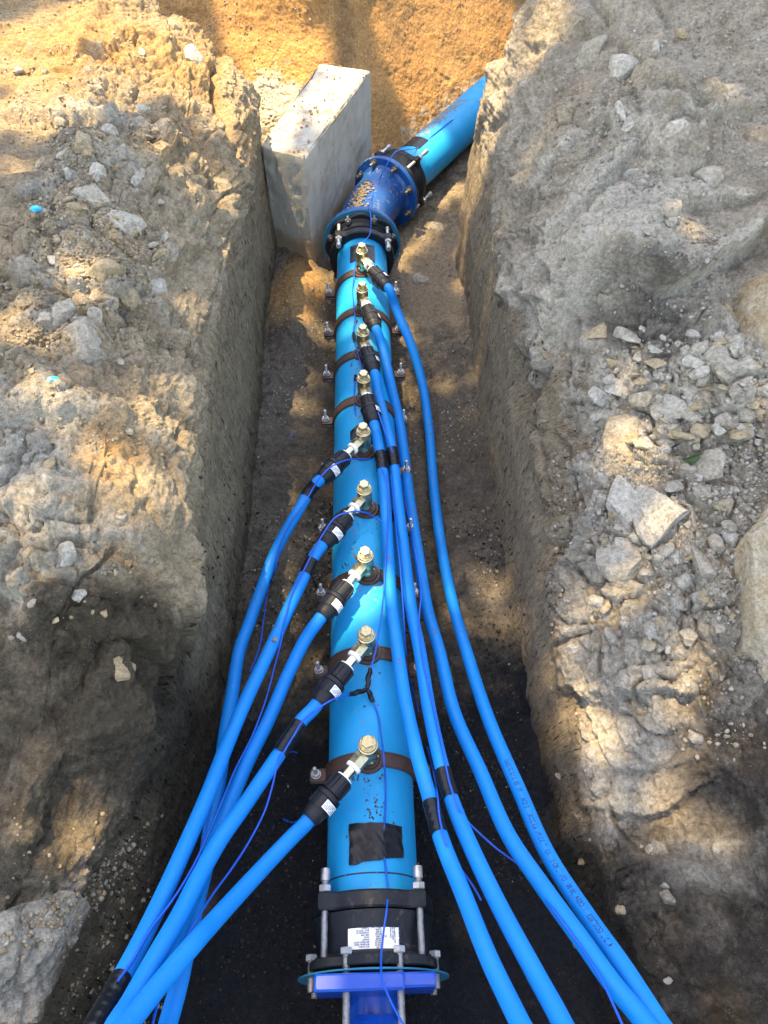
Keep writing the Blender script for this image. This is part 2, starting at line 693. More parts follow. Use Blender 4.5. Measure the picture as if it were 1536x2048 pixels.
def ledge(V, pts, up, amp, w_up=.16, w_dn=.07, jit=.03, seed=0, fade=.06):
    """signed step along a measured line: raised on the side of `up`, undercut on the other; returns (displacement, crest mask)"""
    A = np.array([P(*p)[:2] for p in pts])
    u = np.array(P(*up)[:2])
    best = np.full(len(V), 9.)
    sg = np.zeros(len(V))
    endf = np.zeros(len(V))
    q = V[:, :2] + jit * np.stack([fbm(V, 7, 3, seed), fbm(V, 7, 3, seed + 5)], 1) + jit * .25 * np.stack([vn(V * 34, seed), vn(V * 34, seed + 5)], 1)
    n_ = len(A) - 1
    for i in range(n_):
        a_, b_ = A[i], A[i + 1]
        ab = b_ - a_
        t = ((q - a_) @ ab) / (ab @ ab)
        tc = np.clip(t, 0, 1)
        dd = q - a_ - tc[:, None] * ab
        di = np.hypot(dd[:, 0], dd[:, 1])
        cr = ab[0] * (q[:, 1] - a_[1]) - ab[1] * (q[:, 0] - a_[0])
        cu = ab[0] * (u[1] - a_[1]) - ab[1] * (u[0] - a_[0])
        m = di < best
        best = np.where(m, di, best)
        sg = np.where(m, np.sign(cr) * np.sign(cu), sg)
        over = np.where(i == 0, np.maximum(-t, 0), 0) + np.where(i == n_ - 1, np.maximum(t - 1, 0), 0)
        endf = np.where(m, over * np.hypot(*ab), endf)
    f = best * sg
    k = np.exp(-(endf / fade)**2)
    d = amp * np.where(f > 0, np.exp(-np.maximum(f, 0) / w_up), 0) * sstep(0, .010, f) - amp * .8 * np.where(f < 0, np.exp(np.minimum(f, 0) / w_dn), 0) * sstep(0, -.010, f)
    return d * k, np.exp(-((f - .015) / .03)**2) * k


# ---- left bank
Lk = [
    (-.5, [(-.62, -.5, -.22), (-.66, -.5, -.02), (-.72, -.5, .12), (-.86, -.5, .24), (-1.2, -.5, .36), (-2.6, -.5, .5)]),
    (.0, [(-.58, 0, -.22), (-.62, 0, -.02), (-.67, 0, .16), (-.8, 0, .28), (-1.1, 0, .38), (-2.6, 0, .5)]),
    (.3, [(-.50, .3, -.22), (-.52, .3, .06), (-.56, .3, .2), (-.68, .3, .27), (-.95, .3, .34), (-2.6, .3, .5)]),
    (.6, [(-.42, .6, -.22), (-.44, .6, .12), (-.47, .6, .33), (-.60, .6, .42), (-.9, .6, .50), (-2.6, .6, .6)]),
    (1.0, [(-.375, 1.0, -.22), (-.395, 1.0, .16), (-.43, 1.0, .45), (-.58, 1.0, .58), (-.9, 1.0, .62), (-2.6, 1.0, .7)]),
    (1.6, [(-.37, 1.6, -.22), (-.39, 1.6, .18), (-.45, 1.6, .48), (-.60, 1.6, .60), (-.95, 1.6, .66), (-2.6, 1.6, .7)]),
    (2.3, [(-.37, 2.3, -.22), (-.385, 2.3, .2), (-.44, 2.3, .48), (-.60, 2.3, .62), (-.95, 2.3, .70), (-2.6, 2.3, .75)]),
    (2.9, [(-.37, 2.95, -.22), (-.38, 2.95, .2), (-.42, 2.95, .46), (-.58, 2.9, .64), (-1.0, 2.8, .74), (-2.6, 2.7, .8)]),
    (3.3, [(-.40, 3.25, -.22), (-.42, 3.25, .2), (-.48, 3.22, .45), (-.66, 3.15, .62), (-1.1, 3.0, .76), (-2.6, 2.85, .8)]),
    (3.7, [(-.56, 3.52, -.22), (-.57, 3.5, .2), (-.62, 3.45, .48), (-.78, 3.35, .66), (-1.2, 3.2, .78), (-2.6, 3.0, .85)]),
    (4.2, [(-.95, 3.78, -.22), (-.95, 3.75, .2), (-.97, 3.7, .5), (-1.05, 3.6, .68), (-1.4, 3.35, .8), (-2.6, 3.15, .85)]),
    (5.0, [(-2.0, 4.0, -.22), (-2.0, 3.95, .2), (-2.0, 3.9, .5), (-2.0, 3.75, .68), (-2.1, 3.55, .8), (-2.6, 3.4, .85)]),
]
for y, cp in Lk:
    for q in range(4):
        dx = (-.075, -.07, -.055, -.04)[q] + (-.03 if y < .5 else -.02 if y < .8 else 0)
        cp[q] = (cp[q][0] + dx, cp[q][1], cp[q][2])
ss = np.concatenate([np.linspace(-.5, 0, 40, endpoint=False), np.linspace(0, 3.9, 760, endpoint=False), np.linspace(3.9, 5, 60)])
vs = cols([90, 80, 90, 110, 40])
V = resample_profile(Lk, ss, None, vs)
nr, nc = len(ss), len(vs)
# the near part steps down into a hollow and back up to a gravelly shoulder
hol = ga(V, 100, 1560, .3, .30, .15)
V[:, 2] -= .07 * hol * sstep(.1, .25, V[:, 2])
sh = (V[:, 1] - .27) - .7 * (V[:, 0] + .734)
V[:, 2] += .035 * sstep(.03, -.05, sh + .05 * fbm(V, 6, 3, 60)) * sstep(-.05, .15, V[:, 2])
V[:, 2] += .06 * ga(V, 210, 1300, .5, .10, .10) * sstep(.2, .45, V[:, 2])
V[:, 2] += .05 * ga(V, 100, 1900, .3, .22, .10) * sstep(.0, .2, V[:, 2])
V[:, 2] += .05 * ga(V, 250, 520, .6, .16, .35) * sstep(.3, .5, V[:, 2])
Nn = grid_normals(V, nr, nc)
if np.mean(Nn[:, 2]) < 0:
    Nn = -Nn
vcol = np.tile(vs, nr)
bank = sstep(1.35, 2.15, vcol)          # 0 on the cut face, 1 on the bank
rub = np.clip(ga(V, 170, 640, .6, .2, .35) + ga(V, 210, 370, .6, .2, .5) + ga(V, 60, 1000, .6, .14, .2) + ga(V, 120, 1170, .55, .1, .12)
              + .6 * ga(V, 60, 1950, .3, .25, .2) + .35 * ga(V, 150, 100, .7, .5, .6), 0, 1)
d = (.018 * fbm(V, 5, 4, 1) + .006 * ridged(V * np.array([1, 3, .5]), 9, 3, 5)) * (1 - bank) + .055 * fbm(V, 2.6, 4, 3) * bank
strat = V * np.array([4.0, 1.3, 7.0])
led = ridged(strat + .5 * np.stack([vn(V * 3, 70)] * 3, 1), 1.5, 4, 8)
d += .045 * clods(V * np.array([1, .8, 1]), 4.5, 51) * bank * np.clip(.4 + fbm(V, 1.7, 2, 55), 0, 1)
d += .026 * led * bank * (1 - .5 * rub)
d += .004 * ridged(V * np.array([1, 2.2, .8]), 12, 3, 21) * (1 - bank)
d += bank * (.014 * ridged(V * np.array([1.2, .8, 1.6]), 9, 4, 62) + .0055 * ridged(V, 30, 3, 66))
wq = V + .05 * np.stack([vn(V * 6, 70), vn(V * 6, 71), vn(V * 6, 72)], 1)
F1, F2, ID = worley(wq * np.array([1.0, .7, 1.1]), 6.5, 75)
d -= bank * .018 * (1 - sstep(0, .06, F2 - F1)) * sstep(.0, .35, fbm(V, 2.5, 2, 78)) * sstep(.8, 1.2, V[:, 1])
d += bank * .03 * (ID - .5) * sstep(.02, .12, F2 - F1)
c1 = clods(V, 9, 31)
c2 = clods(V, 21, 33)
c3 = clods(V, 52, 35)
rmask = np.clip(rub + .45 * fbm(V, 4, 3, 40), 0, 1)
d += bank * (.050 * c1 * rmask + .020 * c2 * (.25 + .75 * rmask) + .0075 * c3 * (.35 + .65 * rmask))
d += (.004 * bank + .0018) * fbm(V, 70, 3, 44)
pits = sstep(.62, .85, fbm(V * np.array([1, 1, .35]), 38, 2, 45)) * (1 - bank)
d -= .008 * pits
crest = 0
for pts_, up_, am_, wu_ in (
        ([(0, 1235, .5), (130, 1250, .5), (225, 1290, .5), (248, 1380, .45)], (120, 1100, .5), .035, .10),
        ([(0, 1870, .28), (150, 1775, .28), (250, 1655, .28), (340, 1610, .28)], (200, 1900, .28), .026, .14),
        ([(60, 610, .6), (150, 640, .6), (240, 640, .6), (330, 665, .6)], (180, 560, .6), .030, .08),
        ([(250, 640, .6), (310, 560, .6), (380, 510, .55), (420, 430, .5)], (200, 500, .6), .028, .10),
        ([(100, 470, .6), (200, 440, .6), (300, 450, .6)], (200, 380, .6), .026, .08),
        ([(60, 290, .65), (180, 300, .65), (300, 340, .65)], (180, 250, .65), .030, .10),
        ([(330, 900, .5), (345, 1020, .5), (370, 1120, .5)], (200, 1000, .5), .022, .08),
        ([(80, 1105, .5), (170, 1135, .5), (240, 1120, .5), (300, 1180, .5)], (170, 1040, .5), .026, .08),
        ([(40, 900, .6), (150, 880, .6), (270, 900, .6)], (150, 820, .6), .018, .08),
        ([(330, 120, .65), (400, 220, .6), (450, 330, .5), (475, 450, .48)], (250, 300, .6), .030, .12),
        ([(60, 130, .7), (160, 150, .7), (260, 120, .7)], (150, 60, .7), .030, .12)):
    a_, b_ = ledge(V, pts_, up_, am_, wu_, .05, .035, 600 + int(pts_[0][1]))
    d += a_ * sstep(1.1, 1.6, vcol)
    crest = crest + b_
# dark open crack that runs down the far end of the bank
for (ax, ay), (bx, by), wd, dp in (((-.56, 2.74), (-.50, 2.45), .016, .12), ((-.60, 3.05), (-.56, 2.76), .010, .09), ((-.70, 3.55), (-.60, 3.1), .014, .11), ((-.90, 3.75), (-.80, 3.3), .018, .14), ((-.62, 2.35), (-.52, 2.2), .008, .06)):
    t = np.clip(((V[:, 0] - ax) * (bx - ax) + (V[:, 1] - ay) * (by - ay)) / ((bx - ax)**2 + (by - ay)**2), 0, 1)
    dist = np.hypot(V[:, 0] - ax - t * (bx - ax) + .02 * vn(V * 14, 90), V[:, 1] - ay - t * (by - ay))
    d -= dp * np.exp(-(dist / wd)**2) * bank
V += Nn * d[:, None]
damp_dark = np.clip(.75 * sstep(.0, .06, V[:, 1] - .27 - .7 * (V[:, 0] + .734) + .05 * fbm(V, 6, 3, 60)) * sstep(.86, .72, V[:, 1] + .16 * fbm(V, 5, 3, 61)) * bank + .8 * ga(V, 330, 1420, .3, .12, .12) + .25 * (1 - bank) + .5 * sstep(.12, -.2, V[:, 2]) + .35 * sstep(1.3, .4, V[:, 1]) * (1 - bank), 0, 1)
dust = np.clip(.25 * crest + .45 * rub + .35 * sstep(.05, -.03, V[:, 1] - .27 - .7 * (V[:, 0] + .734)) + .35 * ga(V, 60, 950, .6, .2, .3) + .3 * ga(V, 100, 1900, .25, .25, .2), 0, 1) * bank
orng = np.clip(.75 * ga(V, 240, 940, .6, .12, .12) + .5 * ga(V, 130, 130, .7, .5, .5) + .3 * sstep(1.6, 3.2, V[:, 1]) * bank + .25 * ga(V, 400, 300, .5, .15, .5), 0, 1)  # ochre centred on the sunlit patches, warm sunlight put into the colour
# the cut face is smoother, darker earth: give it its own material through the face index
left = grid_obj('left_bank', V, nr, nc, M['left'], np.stack([damp_dark, dust, orng, sstep(1.45, 2.0, vcol + .25 * vn(V * 7, 91))], 1), flip=True)
tagset(left, kind='structure')

# ---- right bank
Rk = [
    (-.5, [(.56, -.5, -.24), (.60, -.5, -.14), (.68, -.5, -.08), (.82, -.5, .0), (1.2, -.5, .16), (2.6, -.5, .5)]),
    (.0, [(.52, 0, -.24), (.55, 0, -.12), (.62, 0, -.05), (.78, 0, .04), (1.1, 0, .2), (2.6, 0, .5)]),
    (.3, [(.48, .3, -.24), (.51, .3, -.08), (.57, .3, .0), (.74, .3, .10), (1.05, .3, .24), (2.6, .3, .5)]),
    (.6, [(.44, .6, -.24), (.47, .6, -.02), (.54, .6, .07), (.72, .6, .18), (1.05, .6, .32), (2.6, .6, .6)]),
    (1.0, [(.42, 1.0, -.24), (.445, 1.0, .06), (.51, 1.0, .2), (.68, 1.0, .31), (1.05, 1.0, .42), (2.6, 1.0, .65)]),
    (1.5, [(.415, 1.5, -.24), (.44, 1.5, .12), (.50, 1.5, .31), (.66, 1.5, .43), (1.05, 1.5, .52), (2.6, 1.5, .7)]),
    (2.0, [(.415, 2.0, -.24), (.43, 2.0, .18), (.49, 2.0, .42), (.66, 2.0, .62), (1.05, 2.0, .70), (2.6, 2.0, .8)]),
    (2.5, [(.415, 2.5, -.24), (.425, 2.5, .2), (.455, 2.5, .48), (.60, 2.5, .74), (1.05, 2.45, .86), (2.6, 2.4, .95)]),
    (2.95, [(.415, 2.95, -.24), (.42, 2.95, .2), (.435, 2.95, .50), (.56, 2.93, .82), (1.05, 2.8, 1.0), (2.6, 2.6, 1.1)]),
    (3.15, [(.45, 3.08, -.24), (.45, 3.08, .2), (.47, 3.06, .50), (.60, 3.05, .84), (1.10, 2.95, 1.02), (2.6, 2.75, 1.1)]),
    (3.6, [(.70, 3.40, -.24), (.71, 3.38, .2), (.74, 3.36, .5), (.84, 3.3, .86), (1.25, 3.15, 1.04), (2.6, 2.9, 1.1)]),
    (4.6, [(1.35, 4.3, -.24), (1.36, 4.3, .2), (1.4, 4.27, .5), (1.5, 4.1, .86), (1.8, 3.8, 1.04), (2.6, 3.4, 1.1)]),
    (5.6, [(2.2, 5.3, -.24), (2.2, 5.3, .2), (2.25, 5.2, .5), (2.3, 5.0, .86), (2.5, 4.6, 1.04), (2.6, 4.0, 1.1)]),
]
for y, cp in Rk:
    for q in range(4):
        dx = (-.065, -.06, -.055, -.03)[q] if y < 2.2 else (-.062, -.055, -.02, 0)[q]
        cp[q] = (cp[q][0] + dx, cp[q][1], cp[q][2])
ss = np.concatenate([np.linspace(-.5, 0, 40, endpoint=False), np.linspace(0, 3.3, 720, endpoint=False), np.linspace(3.3, 5.6, 80)])
vs = cols([90, 70, 110, 130, 40])
V = resample_profile(Rk, ss, None, vs)
nr, nc = len(ss), len(vs)
V[:, 2] += .10 * ga(V, 1300, 420, .8, .12, .2)
V[:, 2] += .06 * ga(V, 1400, 760, .5, .14, .12)
V[:, 2] -= .05 * ga(V, 1380, 1600, .2, .14, .12)
V[:, 2] += .05 * ga(V, 1400, 1880, .2, .14, .12)
Nn = grid_normals(V, nr, nc)
if np.mean(Nn[:, 2]) < 0:
    Nn = -Nn
vcol = np.tile(vs, nr)
bank = sstep(1.25, 2.0, vcol)
rub = np.clip(ga(V, 1420, 760, .5, .22, .16) + ga(V, 1300, 1000, .45, .22, .22) + ga(V, 1350, 1200, .4, .22, .2) + .5 * ga(V, 1200, 1400, .3, .2, .2)
              + .5 * ga(V, 1250, 1650, .15, .15, .15) + .35 * ga(V, 1350, 380, .9, .25, .4) + .3 * ga(V, 1300, 1900, .1, .2, .2), 0, 1)
d = (.018 * fbm(V, 5, 4, 101) + .006 * ridged(V * np.array([1, 3, .5]), 9, 3, 105)) * (1 - bank) + .050 * fbm(V, 2.6, 4, 103) * bank
strat = V * np.array([3.2, 1.6, 5.0]) @ np.array([[.9, .3, 0], [-.3, .9, 0], [0, 0, 1]])
led = ridged(strat + .5 * np.stack([vn(V * 3, 170)] * 3, 1), 1.5, 4, 108)
ledm = np.clip(ga(V, 1300, 550, .65, .25, .35) + .4, 0, 1)
d += .048 * led * bank * ledm * (1 - .6 * rub)
bigc = clods(V * np.array([1, .8, 1]), 4.2, 151)
d += .060 * bigc * bank * np.clip(.35 + fbm(V, 1.7, 2, 155) + .4 * ledm, 0, 1)
d += .004 * ridged(V * np.array([1, 2.2, .8]), 12, 3, 121) * (1 - bank)
d += bank * (.014 * ridged(V * np.array([1.2, .8, 1.6]), 9, 4, 162) + .0055 * ridged(V, 30, 3, 166))
wq = V + .05 * np.stack([vn(V * 6, 170), vn(V * 6, 171), vn(V * 6, 172)], 1)
F1, F2, ID = worley(wq * np.array([1.0, .7, 1.1]), 6.0, 175)
lowm = sstep(.8, 1.3, V[:, 1])
d -= bank * .014 * (1 - sstep(0, .06, F2 - F1)) * sstep(.0, .4, fbm(V, 2.5, 2, 178)) * lowm
d += bank * .028 * (ID - .5) * sstep(.0, .2, F2 - F1) * (.3 + .7 * lowm)
rmask = np.clip(rub + .45 * fbm(V, 4, 3, 140), 0, 1)
d += bank * (.050 * clods(V, 10, 131) * rmask + .021 * clods(V, 22, 133) * (.2 + .8 * rmask) + .008 * clods(V, 55, 135) * (.4 + .6 * rmask))
d += (.004 * bank + .0018) * fbm(V, 70, 3, 144)
pits = sstep(.62, .85, fbm(V * np.array([1, 1, .35]), 38, 2, 145)) * (1 - bank)
d -= .007 * pits
crest = 0
for pts_, up_, am_, wu_ in (
        ([(1110, 690, .45), (1200, 620, .5), (1300, 625, .55), (1400, 560, .6), (1536, 500, .6)], (1300, 450, .6), .065, .14),
        ([(1040, 560, .45), (1110, 590, .5), (1180, 500, .55), (1240, 400, .6)], (1080, 400, .55), .024, .16),
        ([(1180, 590, .55), (1270, 520, .6), (1370, 430, .65), (1480, 400, .7)], (1250, 380, .65), .026, .16),
        ([(1120, 300, .7), (1220, 250, .75), (1330, 260, .8)], (1200, 160, .8), .016, .16),
        ([(1300, 170, .85), (1420, 200, .85), (1536, 180, .85)], (1400, 100, .85), .022, .16),
        ([(1180, 900, .4), (1220, 960, .4), (1180, 1040, .35), (1130, 1120, .3)], (1300, 1000, .45), .030, .10),
        ([(1130, 1330, .2), (1250, 1360, .25), (1380, 1340, .3)], (1250, 1250, .3), .028, .10),
        ([(1150, 1800, .1), (1300, 1830, .15), (1420, 1780, .2), (1536, 1800, .2)], (1350, 1700, .2), .030, .12),
        ([(1170, 1560, .1), (1290, 1600, .15), (1400, 1560, .2)], (1280, 1480, .2), .025, .10)):
    a_, b_ = ledge(V, pts_, up_, am_, wu_, .06, .035, 700 + int(pts_[0][1]))
    d += a_ * sstep(1.1, 1.6, vcol)
    crest = crest + b_
# scooped hollow high on the cut face
c = P(1085, 770, .28)
hd = np.sqrt(((V[:, 1] - c.y) / .11)**2 + ((V[:, 2] - c.z) / .10)**2 + ((V[:, 0] - c.x) / .14)**2)
d -= .075 * sstep(1.25, .55, hd)
V += Nn * d[:, None]
damp_dark = np.clip(.1 * (1 - bank) + .35 * ga(V, 1230, 690, .5, .14, .08) + .35 * ga(V, 1430, 600, .6, .16, .06) + .4 * sstep(.15, .5, fbm(V, 3.1, 3, 199)) * bank + 1.15 * sstep(.95, .55, V[:, 1]) * (.75 + .25 * sstep(.1, -.15, V[:, 2]))  # near end: damp earth, plus the camera's dimming put into the colour
               + .35 * sstep(-.05, -.2, V[:, 2]) - .9 * ga(V, 1260, 1470, .25, .12, .13) - .6 * ga(V, 1210, 1620, .1, .07, .06) - .6 * ga(V, 1420, 1700, .2, .09, .08), 0, 1)
dust = np.clip(.25 * crest + .5 * rub + .42 * ga(V, 1300, 250, .9, .5, .7) + .25 * ga(V, 1200, 480, .65, .25, .3) + .4 * ga(V, 1260, 1470, .25, .12, .13) + .25 * ga(V, 1420, 1700, .2, .09, .08), 0, 1) * bank
orng = np.clip(.3 * ga(V, 1440, 620, .5, .2, .15) + .35 * ga(V, 1350, 1900, .1, .2, .2), 0, 1)
right = grid_obj('right_bank', V, nr, nc, M['right'], np.stack([damp_dark, dust, orng, sstep(1.35, 1.9, vcol - 1.0 * np.exp(-((V[:, 1] - 1.45) / .42)**2) + .25 * vn(V * 7, 191))], 1))
tagset(right, kind='structure')

# ---- far bank behind the block and the turned pipe
Fk = [
    (0., [(-2.2, 3.9, -.24), (-2.2, 4.3, .1), (-2.2, 4.5, .4), (-2.2, 4.8, .8), (-2.2, 6, 1.0)]),
    (.8, [(-1.2, 3.72, -.24), (-1.2, 4.05, .1), (-1.2, 4.25, .4), (-1.2, 4.6, .8), (-1.3, 6, 1.0)]),
    (1.5, [(-.62, 3.50, -.24), (-.66, 3.75, .06), (-.68, 4.02, .34), (-.7, 4.42, .8), (-.9, 6, 1.0)]),
    (2.0, [(-.25, 3.42, -.24), (-.33, 3.68, .05), (-.42, 3.96, .34), (-.50, 4.32, .8), (-.6, 6, 1.0)]),
    (2.4, [(.03, 3.58, -.24), (-.02, 3.70, -.04), (-.15, 3.94, .34), (-.30, 4.24, .8), (-.5, 6, 1.0)]),
    (2.8, [(.21, 3.90, -.24), (.15, 3.97, -.06), (.01, 4.16, .34), (-.15, 4.40, .8), (-.3, 6.2, 1.0)]),
    (3.6, [(.66, 4.52, -.24), (.61, 4.58, -.06), (.45, 4.76, .34), (.28, 5.0, .8), (.1, 6.6, 1.0)]),
    (5.2, [(1.8, 6.3, -.24), (1.74, 6.34, -.06), (1.6, 6.5, .34), (1.4, 6.7, .8), (1.1, 8, 1.0)]),
]
ss = np.concatenate([np.linspace(0, 1.2, 60, endpoint=False), np.linspace(1.2, 4.0, 420, endpoint=False), np.linspace(4, 5.2, 60)])
vs = cols([60, 130, 90, 30])
V = resample_profile(Fk, ss, None, vs)
nr, nc = len(ss), len(vs)
Nn = grid_normals(V, nr, nc)
if np.mean(Nn[:, 2]) < 0:
    Nn = -Nn
lft = sstep(.05, -.30, V[:, 0])
d = .030 * fbm(V, 3, 4, 201) + .010 * ridged(V, 5, 3, 205) * lft
cob = np.clip(ga(V, 480, 90, .5, .25, .3) + ga(V, 560, 130, .4, .18, .2), 0, 1)
d += .016 * clods(V, 26, 233) * np.clip(cob + .15 * lft, 0, 1) + .0065 * clods(V, 55, 235) * (.25 + .75 * cob)
d += .003 * fbm(V, 60, 3, 244)
scoops = sstep(.45, .8, fbm(V * np.array([1, 1, .6]), 14, 3, 246)) * (1 - cob)
d -= .007 * scoops
V += Nn * d[:, None]
damp_dark = np.clip(.8 * ga(V, 690, 60, .4, .06, .3) + .2 * lft * sstep(.2, -.1, V[:, 2]), 0, 1)
dust = np.clip(.95 * cob + .8 * ga(V, 530, 250, .1, .16, .2) + .5 * sstep(.02, -.10, V[:, 2]) * sstep(.05, .2, V[:, 0]), 0, 1)
orng = np.clip(.55 + 0 * lft, 0, 1)
far = grid_obj('far_bank', V, nr, nc, M['far'], np.stack([damp_dark, dust, orng], 1), flip=True)
tagset(far, kind='structure')

# ---- trench floor
xs = np.linspace(-1.5, 2.2, 560)
ys = np.concatenate([np.linspace(-.6, 3.9, 680, endpoint=False), np.linspace(3.9, 6.4, 60)])
X, Y = np.meshgrid(xs, ys)
Z = np.full_like(X, -.155)
V = np.stack([X.ravel(), Y.ravel(), Z.ravel()], 1)
V[:, 2] += -.06 * sstep(.75, .35, V[:, 1])
V[:, 2] += .03 * sstep(.25, .40, np.abs(V[:, 0] - .02)) + .02 * fbm(V, 4, 4, 301)
V[:, 2] += .06 * ga(V, 600, 575, -.1, .10, .14) + .05 * ga(V, 600, 660, -.1, .08, .2)
amp = .6 + .4 * sstep(.3, 1.0, V[:, 1])
V[:, 2] += amp * (.016 * clods(V, 11, 330) * sstep(0, .3, fbm(V, 3, 2, 329)) + .011 * clods(V, 24, 331) + .006 * clods(V, 58, 333)) + .0035 * fbm(V, 60, 3, 340) + .008 * fbm(V * np.array([1, .4, 1]), 16, 3, 345)
damp_dark = np.clip(1.1 * sstep(1.25, .5, V[:, 1] + .25 * fbm(V, 2.5, 3, 361)) + .28 * sstep(2.2, 1.2, V[:, 1]) + .1 * fbm(V, 3, 3, 360), 0, 1)  # wet soil towards the camera, with lens vignetting also put into the colour
dust = np.clip(.30 * sstep(1.4, 3.2, V[:, 1]) + .55 * ga(V, 860, 560, -.15, .2, .35) + .25 * (V[:, 0] > .1) * sstep(1.0, 2.0, V[:, 1]), 0, 1)
orng = np.clip(1.0 * ga(V, 600, 600, -.15, .13, .28) , 0, 1)  # ochre where sun reaches the floor, its warmth put into the soil colour
floor = grid_obj('trench_floor', V, len(ys), len(xs), M['floor'], np.stack([damp_dark, dust, orng], 1))
tagset(floor, kind='structure')

# ---- the open ground round the trench, out to the horizon (a frame of four quads)
g = MB()
a, b = 2.45, 90
yy0, yy1 = -.45, 5.9
for x0, x1, y0, y1 in ((-b, b, yy1, b), (-b, b, -b, yy0), (-b, -a, yy0, yy1), (a, b, yy0, yy1)):
    nx = 30
    vs_ = []
    for i in range(nx + 1):
        for j in range(nx + 1):
            x = x0 + (x1 - x0) * i / nx
            y = y0 + (y1 - y0) * j / nx
            vs_.append((x, y, .46 + .3 * min(1, max(0, (abs(x) + abs(y)) / 40))))
    g.add(vs_, [(i * (nx + 1) + j, (i + 1) * (nx + 1) + j, (i + 1) * (nx + 1) + j + 1, i * (nx + 1) + j + 1) for i in range(nx) for j in range(nx)])
gr = g.build('ground', M['left'], smooth=0)
tagset(gr, kind='structure')

bpy.context.view_layer.update()
DG = bpy.context.evaluated_depsgraph_get()


def refresh():
    global DG
    bpy.context.view_layer.update()
    DG = bpy.context.evaluated_depsgraph_get()


def hit(px, py):
    ok, loc, nor, idx, ob, _ = SC.ray_cast(DG, Vector(CAM), Vector(ray(px, py)))
    return (loc, nor, ob) if ok else (P(px, py, 0), Vector((0, 0, 1)), None)


SOIL = {'left_bank', 'right_bank', 'far_bank', 'trench_floor', 'ground'}


# ------------------------------------------------------------------ clods and stones
def ico(sub):
    import bmesh
    bm = bmesh.new()
    bmesh.ops.create_icosphere(bm, subdivisions=sub, radius=1)
    v = np.array([x.co[:] for x in bm.verts])
    f = [tuple(q.index for q in x.verts) for x in bm.faces]
    bm.free()
    return v, f


ICO = {k: ico(k) for k in (1, 2, 4, 5, 6)}


def rock_mesh(name, seed, dims, mat, sub=4, cuts=11, rough=.05, flat=.0):
    r = np.random.default_rng(seed)
    v, f = ICO[sub]
    v = v.copy()
    for _ in range(cuts):
        n = r.normal(size=3)
        n /= np.linalg.norm(n)
        o = r.uniform(.42, .82)
        dd = v @ n
        k = dd > o
        v[k] -= n * ((dd[k] - o) * .99)[:, None]
    q = v + seed * 3.1
    nn = v / (np.linalg.norm(v, axis=1, keepdims=True) + 1e-9)
    v = v + nn * (rough * 1.2 * fbm(q, 1.5, 2, seed) + rough * .45 * ridged(q, 3.5, 3, seed + 3) + rough * .30 * fbm(q, 14, 2, seed + 5))[:, None]
    v *= np.array(dims)
    me = bpy.data.meshes.new(name)
    me.from_pydata(v.tolist(), [], f)
    me.polygons.foreach_set('use_smooth', [True] * len(f))
    me.set_sharp_from_angle(angle=rad(24))
    me.materials.append(mat)
    at = me.color_attributes.new('soil', 'FLOAT_COLOR', 'POINT')
    c_ = np.ones((len(v), 4), np.float32)
    c_[:, 0] = r.uniform(0, .25)
    c_[:, 1] = r.uniform(.3, .85) if mat is M['rock'] else r.uniform(.1, .6)
    c_[:, 2] = r.uniform(0, .35)
    at.data.foreach_set('color', c_.ravel())
    return me


def px_size(px, py, loc):
    d_ = Vector(loc) - Vector(CAM)
    h_ = d_.x * _F[0] + d_.y * _F[1]
    return (h_ * _c - d_.z * _s) / F_PX


